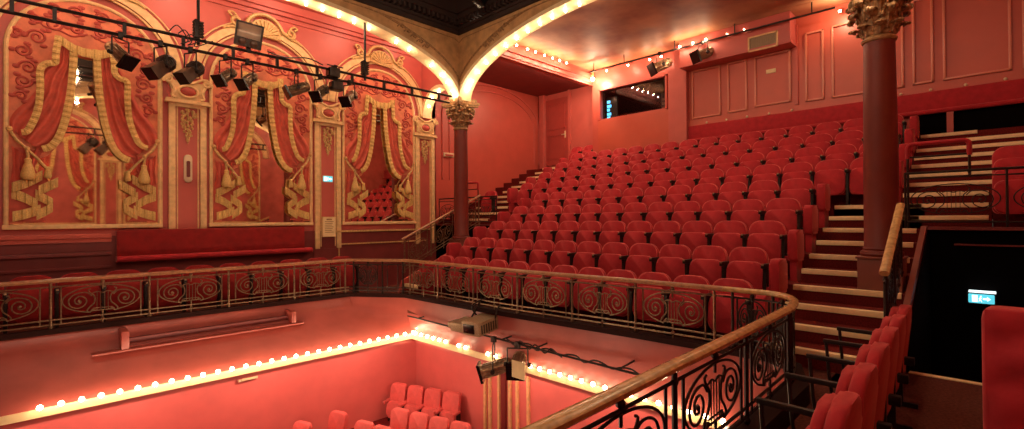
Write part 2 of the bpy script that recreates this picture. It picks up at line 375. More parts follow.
# booth window
mb = MB()
for a in ((6.74, 6.80, 4.90, 5.94), (9.08, 9.14, 4.90, 5.94), (6.74, 9.14, 4.90, 4.95), (6.74, 9.14, 5.89, 5.94)): mb.box(13.18, 13.3, *a)
w1 = S('window_1', mb, 'wall_rear')
mb = MB(); mb.box(13.33, 13.34, 6.77, 9.11, 4.94, 5.90); mb.build('pane', 'pane', w1)
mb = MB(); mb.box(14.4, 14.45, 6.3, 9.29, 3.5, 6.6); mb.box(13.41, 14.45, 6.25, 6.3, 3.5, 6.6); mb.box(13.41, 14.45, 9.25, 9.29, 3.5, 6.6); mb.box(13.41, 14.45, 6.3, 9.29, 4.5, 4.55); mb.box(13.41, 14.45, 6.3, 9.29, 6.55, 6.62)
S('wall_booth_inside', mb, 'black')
# arch moulding on the wall by the upper left aisle
mb = MB()
for r in (0, .28):
    pts = [(13.9-r, 12.39, 3.8)]+[(11.6+(2.3-r)*math.cos(a), 12.39, 5.1+(1.28-r*.8)*math.sin(a)) for a in [PI*i/28 for i in range(29)]]+[(9.3+r, 12.39, 3.0)]
    mb.tube(pts, .035 if r == 0 else .022, 6)
S('trim_arch_moulding', mb, 'wall')
# door and jambs
mb = MB(); mb.box(13.93, 14.02, 11.0, 12.05, 3.735, 6.2); d1 = S('door_1', mb, 'door_red')
mb = MB()
for z in ((3.95, 4.85), (5.05, 6.0)):
    for a in ((11.15, 11.19), (11.86, 11.9)): mb.box(13.915, 13.94, *a, *z)
    for a in ((z[0], z[0]+.04), (z[1]-.04, z[1])): mb.box(13.915, 13.94, 11.15, 11.9, *a)
mb.build('door_moulding', 'door_red', d1)
mb = MB(); mb.tube([(13.93, 11.12, 4.82), (13.87, 11.12, 4.82), (13.87, 11.25, 4.82)], .018, 8); mb.box(13.915, 13.935, 11.09, 11.15, 4.7, 4.95); mb.build('door_handle', 'white_plastic', d1)
mb = MB(); mb.box(13.8, 14.02, 12.06, 12.3, 3.6, 6.42, bev=.02); mb.box(13.9, 14.02, 10.88, 10.98, 3.6, 6.42); S('trim_jamb', mb, 'wall')

# ------------------------------------------------------------------ stairs, passages
def stairs(label, steps, y0, y1, ny0, ny1, drop, name='staircase', xe=.95, wide=None):
    t = thing(name, label, 'stairs', (steps[0][0], (y0+y1)/2, max(0.1, steps[0][1]-.18)))
    for k, (x, z) in enumerate(steps):
        if wide and k >= wide[0]: y0 = wide[1]; ny0 = wide[1] if k < len(steps)-1 else .22
        mb = MB(); mb.box(x, x+xe, y0, y1, max(-.1, z-drop), z-.006); mb.build('step', 'carpet', t)
        mb = MB(); mb.box(x-.016, x+.07, ny0, ny1, z-.062, z+.004, bev=.006); mb.build('nosing', 'nosing', t)
    return t
def flight(j0, j1, half0=True):
    out = []
    for j in range(j0, j1+1):
        if j > j0 or half0: out.append((nose(j)-.4, rowz(j)-.181))
        out.append((nose(j), rowz(j)))
    return out
stairs('red carpeted aisle stairs with cream step edges, below the big column', flight(1, 5), .75, 1.92, .78, 1.91, .5)
stairs('upper aisle stairs with cream edges, climbing past the padded hoop rail', flight(5, 9), .03, 1.06, .06, 1.05, .6, wide=(3, -1.18))
stairs('narrow aisle stairs beside the far column and iron stair rail', flight(1, 5), 8.88, 9.5, 8.90, 9.42, .5)
stairs('far upper aisle stairs climbing along the plain red wall to the door', flight(5, 9)+[(nose(9)+.4, rowz(9)+.181)], 10.14, 12.4, 10.16, 11.6, .6, xe=1.0)
mb = MB()
for j in (4, 5): mb.box(max(9.12, nose(j)), 13.3, -1.2, .02, rowz(j)-.7, rowz(j))
mb.box(12.85, 13.3, -1.2, 1.2, 2.6, rowz(9)-.01); S('floor_rear_right', mb, 'carpet')
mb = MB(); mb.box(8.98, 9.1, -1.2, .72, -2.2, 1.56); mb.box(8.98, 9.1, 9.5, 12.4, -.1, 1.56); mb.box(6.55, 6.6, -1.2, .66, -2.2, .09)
mb.box(6.55, 9.1, -1.2, .7, -2.3, -2.2); S('wall_passage', mb, 'black')  # passage faces blackened in colour so they stay dark
mb = MB(); mb.box(8.90, 9.14, -1.2, .74, 1.55, 1.59); mb.box(8.90, 9.14, 9.5, 12.4, 1.55, 1.59); mb.box(8.93, 8.98, -1.2, .4, 1.34, 1.36); S('trim_passage_ledge', mb, 'wall_dark')
mb = MB(); mb.box(6.52, 6.60, -1.2, .66, .085, .108); S('trim_passage_sill', mb, 'nosing')
fy = lambda u, v, d: (u, d, v)
mb = MB(); mb.prism([(5.75, .1), (9.1, .1), (9.1, 1.60), (8.9, 1.60), (6.0, .36), (5.75, .30)], fy, .68, .74)
S('wall_stringer', mb, 'plinth')
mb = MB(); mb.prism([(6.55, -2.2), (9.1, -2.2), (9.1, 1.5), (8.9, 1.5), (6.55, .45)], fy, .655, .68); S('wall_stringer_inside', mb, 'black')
mb = MB(); mb.prism([(5.9, .1), (9.1, .1), (9.1, 1.60), (8.9, 1.60), (6.0, .36)], fy, 9.5, 9.56); S('wall_stringer_left', mb, 'wall_rear')
mb = MB(); mb.box(9.1, 9.6, .02, .74, .1, rowz(5)-.37); mb.box(9.1, 9.7, 9.5, 12.4, .1, rowz(5)-.3); mb.box(9.1, 9.12, -1.2, .03, .5, rowz(4)); S('floor_landing', mb, 'carpet')

# ------------------------------------------------------------------ columns
def column(cx, cy, label):
    t = thing('column', label, 'column', (cx, cy, .6))
    mb = MB(); mb.box(cx-.22, cx+.22, cy-.22, cy+.22, .5, 1.22, bev=.012); mb.box(cx-.235, cx+.235, cy-.235, cy+.235, 1.22, 1.25, bev=.008); mb.build('plinth', 'plinth', t)
    mb = MB(); mb.lathe([(.215, 1.25), (.225, 1.28), (.215, 1.31), (.19, 1.325), (.195, 1.345), (.18, 1.37), (.178, 2.2), (.172, 3.0), (.160, 3.93)], 32, (cx, cy, 0)); mb.build('shaft', 'column', t)
    mb = MB(); mb.lathe([(.155, 3.90), (.178, 3.915), (.185, 3.935), (.178, 3.955), (.155, 3.97), (.15, 3.98)], 32, (cx, cy, 0)); mb.build('collar', 'gold_dark', t)
    mb = MB()
    mb.lathe([(.150, 3.96), (.155, 4.05), (.18, 4.2), (.215, 4.35), (.25, 4.47)], 24, (cx, cy, 0))
    def leaf(a, z0, h, r0, tip, w):
        ca, sa = math.cos(a), math.sin(a); rows = []
        path = catmull([(r0, 0, z0), (r0+.015, 0, z0+h*.45), (r0+(tip-r0)*.45, 0, z0+h*.88), (r0+(tip-r0)*.9, 0, z0+h), (tip+.012, 0, z0+h*.84), (tip-.02, 0, z0+h*.72)], 4)
        n = len(path)
        for i, p in enumerate(path):
            q = i/(n-1); ww = w*(.8+.35*math.sin(PI*q))*(1-.45*q**3)*(1+.12*math.sin(i*2.2)); th = .024*(1-.3*q)
            rows.append([(cx+ca*(p.x+th*math.sin(e)-.02*abs(math.cos(e)))-sa*ww*math.cos(e), cy+sa*(p.x+th*math.sin(e)-.02*abs(math.cos(e)))+ca*ww*math.cos(e), p.z+th*.6*math.sin(e)) for e in [2*PI*j/10 for j in range(11)]])
        mb.grid(rows); mb.tube([(cx+ca*(p.x+.022), cy+sa*(p.x+.022), p.z+.012) for p in path], .010, 5)
    for k in range(8): leaf(2*PI*k/8+.2, 3.975, .12, .152, .275, .062)
    for k in range(8): leaf(2*PI*(k+.5)/8+.2, 4.02, .25, .165, .31, .066)
    for k in range(8): leaf(2*PI*k/8+.2, 4.16, .24, .19, .30, .05)
    for k in range(4):                                   # corner scrolls
        a = PI/4+PI/2*k; ca, sa = math.cos(a), math.sin(a)
        for s in (-1, 1):
            pts = [(cx+ca*(.19+.005*i)-sa*s*(.11-.009*i), cy+sa*(.19+.005*i)+ca*s*(.11-.009*i), 4.18+.028*i) for i in range(7)]
            sp = [(cx+ca*(.29+.062*math.cos(q)*(1-i/16))-sa*s*.035, cy+sa*(.29+.062*math.cos(q)*(1-i/16))+ca*s*.035, 4.38+.062*math.sin(q)*(1-i/16)) for i, q in enumerate([2.2-j*.55 for j in range(14)])]
            mb.tube(catmull(pts[:6]+sp, 3), .022, 6)
        b = PI/2*k; cb, sb = math.cos(b), math.sin(b)
        mb.ball((cx+cb*.24, cy+sb*.24, 4.46), .05, 8, 6)
        for q in (-.5, .5): mb.ball((cx+cb*.235-sb*q*.12, cy+sb*.235+cb*q*.12, 4.40), .035, 8, 6)
        mb.ball((cx+ca*.32, cy+sa*.32, 4.32), .035, 8, 6)
    mb.build('capital', 'gold_dark', t, smooth=60)
    mb = MB(); out = []
    for k in range(4):
        a = PI/2*k
        for q in (-.30, -.15, 0, .15, .30):
            r = .22+(.10*(abs(q)/.30)**2)
            out.append((cx+math.cos(a)*r-math.sin(a)*q, cy+math.sin(a)*r+math.cos(a)*q))
    mb.prism(out, xy, 4.47, 4.52); mb.prism([(cx+(x-cx)*1.07, cy+(y-cy)*1.07) for x, y in out], xy, 4.52, 4.58); mb.prism([(cx+(x-cx)*.92, cy+(y-cy)*.92) for x, y in out], xy, 4.58, 4.66)
    mb.build('abacus', 'gold_dark', t)
    return t
column(7.5, 1.0, 'tall dark red column with gilt leafy capital standing on the aisle stairs')
column(7.5, 9.25, 'slim red column with gilt capital where the two lit arches meet')

# ------------------------------------------------------------------ iron railings
def lyre(mb, o, ex, hw, zc, hh, r=.009):
    """scroll-and-lyre panel centred at o; ex: unit direction along the rail"""
    sx, sz = hw/.43, hh/.20
    def f(p): return (o[0]+ex[0]*p[0]*sx, o[1]+ex[1]*p[0]*sx, zc+p[1]*sz)
    mb.tube([f((.43*math.cos(a), .19*math.sin(a)+.005)) for a in [math.radians(-72+324*i/44) for i in range(45)]], r, 6)
    for s in (-1, 1):
        sp = catmull([(s*x, z, 0) for x, z in ((.12, .05), (.17, .10), (.25, .105), (.33, .07), (.365, 0), (.34, -.075), (.27, -.105), (.20, -.075), (.175, -.01), (.205, .045), (.26, .055), (.30, .015), (.29, -.035), (.25, -.045), (.235, -.015), (.255, .005))], 4)
        mb.tube([f(p) for p in sp], r*.95, 6)
        ar = catmull([(s*x, z, 0) for x, z in ((.07, -.165), (.115, -.14), (.14, -.18), (.17, -.15), (.14, -.10), (.10, -.06), (.085, .0), (.10, .06), (.14, .10), (.155, .135), (.13, .15))], 4)
        mb.tube([f(p) for p in ar], r*.95, 6)
        for q in (.022, .062): mb.tube([f((s*q, -.16)), f((s*q, .10))], r*.5, 5)
        mb.ball(f((s*.255, -.01)), r*2, 6, 4)
    mb.tube([f((-.13, -.16)), f((.13, -.16))], r*.8, 6); mb.tube([f((-.11, -.125)), f((.11, -.125))], r*.7, 6)
    mb.tube([f(p) for p in catmull([(-.11, .09, 0), (-.05, .105, 0), (0, .085, 0), (.05, .105, 0), (.11, .09, 0)], 4)], r*.8, 6)
def plan_len(p): return sum((V(a)-V(b)).length for a, b in zip(p, p[1:]))
def railing(label, plan, posts, irn, bars=None, zo=lambda p: 0., top=.93, bot=.275, wood=.042, smooth=True, name='balcony_railing', flank=.105, wm='wood_red'):
    t = thing(name, label, 'railing', (*plan[len(plan)//2], bot+zo(plan[len(plan)//2])))
    Z = lambda p, z: (p[0], p[1], z+zo(p))
    cv = [(p.x, p.y) for p in (catmull([(*p, 0) for p in plan], 6) if smooth and len(plan) > 2 else [V((*p, 0)) for p in plan])]
    mb = MB(); mb.tube([Z(p, top) for p in cv], wood, 10, flat=.72); mb.build('handrail', wm, t)
    mb = MB()
    for z, r in ((top-.085, .011), (bot+.115, .012), (bot+.05, .012)): mb.tube([Z(p, z) for p in cv], r, 6)
    mb.build('rail_bars', irn, t)
    for i, p in enumerate(posts):
        d = V((*posts[min(i+1, len(posts)-1)], 0))-V((*posts[max(i-1, 0)], 0)); d.normalize()
        mb = MB(); mb.tube([Z(p, bot-.03), Z(p, top-.02)], .017, 8); mb.ball(Z(p, bot+.02), .028, 8, 5); mb.ball(Z(p, top-.09), .024, 8, 5)
        for s in ((-1, 1) if 0 < i < len(posts)-1 else (1,) if i == 0 else (-1,)):
            q = (p[0]+d.x*flank*s, p[1]+d.y*flank*s); mb.tube([Z(q, bot+.04), Z(q, top-.08)], .010, 6)
        mb.build('post', irn, t)
    for a, b in zip(posts, posts[1:]):
        d = V((*b, 0))-V((*a, 0)); L = d.length; d.normalize(); c = ((a[0]+b[0])/2, (a[1]+b[1])/2)
        hw = L/2-flank-.012
        if hw < .1: continue
        mb = MB()
        za, zb = zo(a), zo(b); k = (zb-za)/L
        lyre(mb, c, d, hw, bot+.35, .205)
        mb.tube([(*c, bot-.02), (*c, bot+.19)], .011, 6); mb.ball((*c, bot+.06), .026, 8, 5)
        mb.tube([(*c, top-.165), (*c, top-.03)], .010, 6); mb.ball((*c, top-.055), .026, 8, 5)
        if za or zb:
            for v in mb.bm.verts:
                s = (v.co.x-c[0])*d.x+(v.co.y-c[1])*d.y; v.co.z += (za+zb)/2+k*s
        mb.build('scroll_panel', irn, t)
    return t
railing('long straight iron railing with lyre scrolls and wood rail, before the painted arches', [(-1.4, 9.2), (4.58, 9.24)], [(x, 9.2+.007*(x+1)) for x in (-.88, .22, 1.32, 2.41, 3.5, 4.5)], 'iron')
railing('short angled corner railing near the far stair foot', [(4.58, 9.24), (5.29, 8.26)], [(4.64, 9.16), (5.0, 8.66), (5.25, 8.31)], 'iron_black')
rp = [(5.29, 8.26), (5.35, 7.0), (5.37, 5.4), (5.46, 4.26), (5.55, 3.2), (5.60, 2.2)]
railing('iron railing with lyre scrolls below the raked seat rows', rp, [(5.31, 8.15), (5.34, 7.28), (5.36, 6.3), (5.38, 5.27), (5.46, 4.26), (5.55, 3.3), (5.595, 2.3)], 'iron')
railing('curved railing corner with black ironwork at the foot of the aisle stairs', [(5.60, 2.2), (5.61, 1.95), (5.60, 1.72), (5.52, 1.55), (5.35, 1.43), (5.1, 1.35), (4.80, 1.30)], [(5.605, 2.1), (5.60, 1.68), (5.32, 1.42), (4.80, 1.30)], 'iron_black', flank=.05, wm='wood')
railing('nearest railing run, thick worn wooden rail over black lyre ironwork', [(4.80, 1.30), (3.6, 1.27), (2.5, 1.26), (1.4, 1.25), (.3, 1.25)], [(4.72, 1.295), (3.63, 1.27), (2.52, 1.26), (1.42, 1.25), (.32, 1.25)], 'iron_black', wood=.045, wm='wood')
zo = lambda p: (p[0]-5.46)*.4525
railing('sloping wooden stair handrail with black ironwork, beside the dark passage', [(5.44, .71), (6.85, .74)], [(5.5, .71), (6.15, .725), (6.8, .74)], 'iron_black', zo=zo, top=1.24, bot=.50, wood=.04, wm='wood', name='stair_railing')
railing('sloping iron stair railing with wooden handrail beside the far column', [(5.95, 9.46), (8.3, 9.46)], [(6.02, 9.46), (6.75, 9.46), (7.5, 9.46), (8.25, 9.46)], 'iron', zo=lambda p: (p[0]-5.85)*.4525, top=1.24, bot=.48, wood=.036, name='stair_railing')
def barrier(label, y0, y1):
    t = thing('passage_railing', label, 'railing', (9.02, (y0+y1)/2, 1.59))
    mb = MB(); mb.tube([(9.02, y0, 2.36), (9.02, y1, 2.36)], .018, 8); mb.tube([(9.02, y0, 2.28), (9.02, y1, 2.28)], .010, 6); mb.tube([(9.02, y0, 1.66), (9.02, y1, 1.66)], .012, 6)
    mb.build('rail_bars', 'iron_black', t)
    n = max(1, round((y1-y0)/.9)); L = (y1-y0)/n
    for k in range(n+1):
        mb = MB(); mb.tube([(9.02, y0+L*k, 1.56), (9.02, y0+L*k, 2.37)], .014, 8); mb.build('post', 'iron_black', t)
    for k in range(n):
        mb = MB(); lyre(mb, (9.02, y0+L*(k+.5)), (0, 1), L/2-.06, 1.97, .22, .007); mb.build('scroll_panel', 'iron_black', t)
barrier('thin black railing with scrolls on the ledge above the dark passage', -1.15, .92)
barrier('thin black railing above the far passage, behind the far column', 9.6, 12.2)
def hoop(label, y0, y1, zb):
    t = thing('hoop_rail', label, 'rail', (9.14, (y0+y1)/2, zb))
    def arc(z0, z1, r=.06): return [(9.14, y0, z0)]+[(9.14, y0+r-r*math.cos(a), z1-r+r*math.sin(a)) for a in [PI/2*i/5 for i in range(6)]]+[(9.14, y1-r+r*math.sin(a), z1-r+r*math.cos(a)) for a in [PI/2*i/5 for i in range(6)]]+[(9.14, y1, z0)]
    mb = MB(); mb.tube(arc(2.58, 2.79), .030, 8); mb.build('padded_bar', 'velvet', t)
    mb = MB(); mb.tube([(9.14, y0, 2.30), (9.14, y0, 2.62)], .016, 8); mb.tube([(9.14, y1, zb), (9.14, y1, 2.62)], .016, 8); mb.tube([(9.14, y0, 2.60), (9.14, y1, 2.60)], .014, 8); mb.tube([(9.02, y0, 2.34), (9.14, y0, 2.34)], .02, 8)
    mb.build('frame', 'iron_black', t)
hoop('red padded hoop rail on black legs before the upper aisle stairs', .24, .90, 1.57)
hoop('small red padded hoop rail behind the far column', 10.5, 11.02, 1.57)

# ------------------------------------------------------------------ theatre seats
def seat_proto(label, velvet='velvet', pip='piping'):
    t = thing('theatre_seat', label, 'seat', world=False)
    ln = lambda u, v, d: (d+(.84-v)*.15-.03, u, v)
    mb = MB(); mb.prism(rrect(.50, .20, .845, .15, .06), ln, -.055, .05, bev=.035, seg=3); mb.build('backrest', velvet, t, smooth=60)
    mb = MB(); pad = None; mb.prism(rrect(.475, .20, .655, .10, .10), ln, .055, .15, bev=.04, seg=3); pad = mb.build('seat_pad', velvet, t, smooth=60)
    bk = [o for o in t.children if o.name.startswith('backrest')][0]
    mb = MB(); mb.tube([ln(u, v, .036) for u, v in rrect(.496, .204, .843, .15, .06, 7)], .0065, 5, closed=True); mb.build('piping', pip, bk)
    mb = MB(); mb.tube([ln(u, v, .126) for u, v in rrect(.470, .204, .653, .10, .10, 7)], .006, 5, closed=True); mb.build('piping', pip, pad)
    mb = MB(); mb.box(.03, .27, .243, .297, .585, .645, bev=.012); mb.box(.08, .20, .25, .29, .03, .6); mb.box(.0, .26, .245, .295, 0, .03); mb.box(.10, .16, .14, .40, .33, .37, bev=.008); mb.build('armrest', 'metal_dark', t)
    mb = MB(); mb.box(.262, .276, .255, .285, .625, .65, bev=.005); mb.build('arm_tip', 'grille', t)
    return t
def end_panel():
    mb = MB(); o = rrect(.36, .28, .72, .07, .04)
    mb.prism(o, lambda u, v, d: (u+.17, d, v), .37, .49, bev=.035, seg=3); mb.box(.02, .3, .385, .47, .0, .3); mb.box(.05, .2, .29, .39, .28, .34)
    return mb
seatA = seat_proto('')
seatE = seat_proto(''); end_panel().build('end_panel', 'velvet', seatE, smooth=60)
seatL = seat_proto('')
seatD = seat_proto('', 'velvet_shade', 'velvet')  # side-row seats, velvet with the shade in its colour
mb = MB(); mb.prism(rrect(.36, .28, .72, .07, .04), lambda u, v, d: (u+.17, d, v), -.49, -.37, bev=.035, seg=3); mb.box(.02, .3, -.47, -.385, 0, .3); mb.box(.05, .2, -.39, -.24, .28, .34); mb.build('end_panel', 'velvet', seatL, smooth=60)
used = set()
def place(proto, loc, rz, label, group):
    if proto.name not in used:
        used.add(proto.name); o = proto; o.location = loc; o.rotation_euler = (0, 0, rz); o['label'] = label
    else: o = dup(proto, loc, rz, label)
    o['group'] = group; return o
for j in range(9):
    n, y0 = (12, 2.44) if j < 5 else (16, 1.55)
    if j == 0: y0 = 2.36
    for k in range(n):
        y = y0+.54*k
        p = seatE if k == 0 else seatL if k == n-1 else seatA
        who = 'seat with padded end panel' if p is not seatA else 'folding theatre seat'
        where = 'at the near aisle' if k == 0 else 'at the far aisle' if k == n-1 else ORD[k+1]+' from the near aisle'
        if j in (4,) and k == 0: pass
        place(p, (rowx(j), y, rowz(j)), PI, 'red %s, %s row above the railing, %s' % (who, ORD[j+1], where), 'raked block of red theatre seats')
for k, y in enumerate((9.72, 10.26)):
    place(seatA, (13.5, y, rowz(9)), PI, 'red seat alone behind the top row, %s the booth corner' % ('beside' if k == 0 else 'second from'), 'pair of seats behind the top row')
place(seatA, (9.95, 10.85, rowz(5)-.18), PI, 'single red seat by the far upper stairs, next to the small hoop rail', 'seats by the upper aisles')
for j in (4, 5):
    for k in range(2):
        place(seatA, (rowx(j), -.23-.54*k, rowz(j)), PI, 'red seat beyond the upper aisle, %s row above the thin black railing, %s' % (ORD[j-3], 'at the aisle' if k == 0 else 'away from aisle'), 'seats by the upper aisles')
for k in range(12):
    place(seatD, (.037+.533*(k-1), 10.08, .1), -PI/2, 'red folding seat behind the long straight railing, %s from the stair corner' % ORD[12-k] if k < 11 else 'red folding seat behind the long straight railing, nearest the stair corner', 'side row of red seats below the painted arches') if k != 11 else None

# near row, seen from the side and behind
t = seatN = thing('theatre_seat', '', 'seat', world=False)
ln = lambda u, v, d: (d+(.84-v)*.10, u, v)
mb = MB(); mb.prism(rrect(.48, .20, .835, .16, .05, 8), ln, -.055, .02, bev=.03, seg=4); mb.build('backrest', 'velvet', t, smooth=60)
mb = MB(); mb.prism(rrect(.45, .24, .81, .15, .05, 8), ln, .018, .075, bev=.027, seg=4); mb.build('back_cushion', 'velvet', t, smooth=60)
mb = MB(); mb.prism(rrect(.40, .22, .62, .08, .08), ln, .075, .14, bev=.03, seg=3); mb.build('seat_pad', 'velvet', t, smooth=60)
mb = MB(); mb.box(.04, .46, .222, .258, .58, .615, bev=.01); mb.tube([(.44, .24, .60), (.42, .24, .3), (.38, .24, 0)], .013, 6); mb.box(-.02, .06, .225, .255, .0, .6); mb.build('armrest', 'metal_dark', t)
mb = MB(); mb.box(-.10, -.03, .20, .26, .36, .43, bev=.01); mb.build('bracket', 'metal_dark', t)
mb = MB(); mb.box(-.12, .05, .225, .255, .0, .04); mb.build('foot', 'metal_dark', t)
for k in range(6):
    place(seatN, (2.60+.6*k, .50+.02*k, .1), PI/2, 'red upholstered seat turned to the nearest railing, %s in the row' % ('closest' if k == 0 else 'farthest' if k == 5 else ORD[k+1]+' closest'), 'short row of seats along the nearest railing')
# foreground high-backed seat
t = thing('padded_bench', 'bright red upholstered bench back in the near foreground', 'bench', (2.9, -.45, .1))
mb = MB()
rows = []
for i in range(25):
    z = .45+.91*i/24; row = []
    for k in range(41):
        y = .035-.93*k/40
        b = .020*math.sin(z*34+1.6*math.sin(y*6))*(.25+.75*math.sin(y*8+z*4)**2)+.008*math.sin(y*23+z*9)
        row.append((2.797-min(1, k/5, (24-i)/3)**.5*(.03+b), y-.01*(z < 1.0), z))
    rows.append(row)
front = rows
mb.grid(front)
mb.prism(rrect(.95, .45, 1.365, .05, .03, 4), lambda u, v, d: (d, u-.43, v), 2.80, 2.95, bev=.03, seg=3); mb.build('backrest', 'velvet', t, smooth=50)
mb = MB(); mb.box(2.25, 2.85, -.9, .03, .42, .58, bev=.05); mb.build('seat_pad', 'velvet', t, smooth=60)
mb = MB(); mb.box(2.3, 2.94, -.9, .02, .1, .43); mb.build('base', 'wall_dark', t)
# stalls seats far below
t = seatS = thing('stalls_seat', '', 'seat', world=False)
ln = lambda u, v, d: (d+(.88-v)*.16, u, v)
mb = MB(); mb.prism(rrect(.43, .38, .89, .07, .04), ln, -.06, .05, bev=.03, seg=3); mb.build('backrest', 'velvet_pink', t, smooth=60)
mb = MB(); mb.prism(rrect(.39, .14, .50, .05, .08), ln, .06, .17, bev=.035, seg=3); mb.build('seat_pad', 'velvet_pink', t, smooth=60)
for s in (-1, 1):
    mb = MB(); mb.box(.02, .34, s*.224-.026, s*.224+.026, .46, .53, bev=.025); mb.build('armrest', 'velvet_pink', t, smooth=60)
    mb = MB(); mb.box(.04, .16, s*.224-.02, s*.224+.02, 0, .46); mb.build('leg', 'metal_dark', t)
fz = math.atan2(-.33, -.94)
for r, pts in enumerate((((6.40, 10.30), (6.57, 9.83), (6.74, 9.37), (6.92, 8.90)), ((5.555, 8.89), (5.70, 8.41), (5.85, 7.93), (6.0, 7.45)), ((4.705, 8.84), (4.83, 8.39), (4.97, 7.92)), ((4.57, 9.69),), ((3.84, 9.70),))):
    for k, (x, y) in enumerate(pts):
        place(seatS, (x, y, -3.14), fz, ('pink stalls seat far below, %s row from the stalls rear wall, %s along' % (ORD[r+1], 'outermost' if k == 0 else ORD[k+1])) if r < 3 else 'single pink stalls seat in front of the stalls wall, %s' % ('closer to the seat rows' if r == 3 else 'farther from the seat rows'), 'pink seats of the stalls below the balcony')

# ------------------------------------------------------------------ the decorated wall
def strip(mb, path, w, d0, ribs=3, amp=.012, side=None):
    """ribbed fringe band along a 2-D path on the wall (u, z); d: height off the wall"""
    P = catmull([(u, 0, z) for u, z in path], 5); Q = []
    for a, b in zip(P, P[1:]):
        n = max(1, int((b-a).length/.014))
        Q += [a+(b-a)*i/n for i in range(n)]
    rows = []
    for i, p in enumerate(Q):
        t = (Q[min(i+1, len(Q)-1)]-Q[max(i-1, 0)]).normalized(); n = V((t.z, 0, -t.x))
        if side: n = V((side[0], 0, side[1]))
        d = d0+amp*(1 if (i//ribs) % 2 else 0)
        rows.append([(p.x, -d+.02, p.z), (p.x, -d, p.z), (p.x+n.x*w*.5, -d-.012, p.z+n.z*w*.5), (p.x+n.x*w, -d, p.z+n.z*w), (p.x+n.x*w, -d+.02, p.z+n.z*w)])
    mb.grid(rows)
fw = lambda u, v, d: (u, -d, v)
def spiral(c, r, turns, s=1, a0=0., n=22, d=.05):
    return [(c[0]+s*r*(1-.8*i/n)*math.cos(a0+2*PI*turns*i/n), -d, c[1]+r*(1-.8*i/n)*math.sin(a0+2*PI*turns*i/n)) for i in range(n+1)]
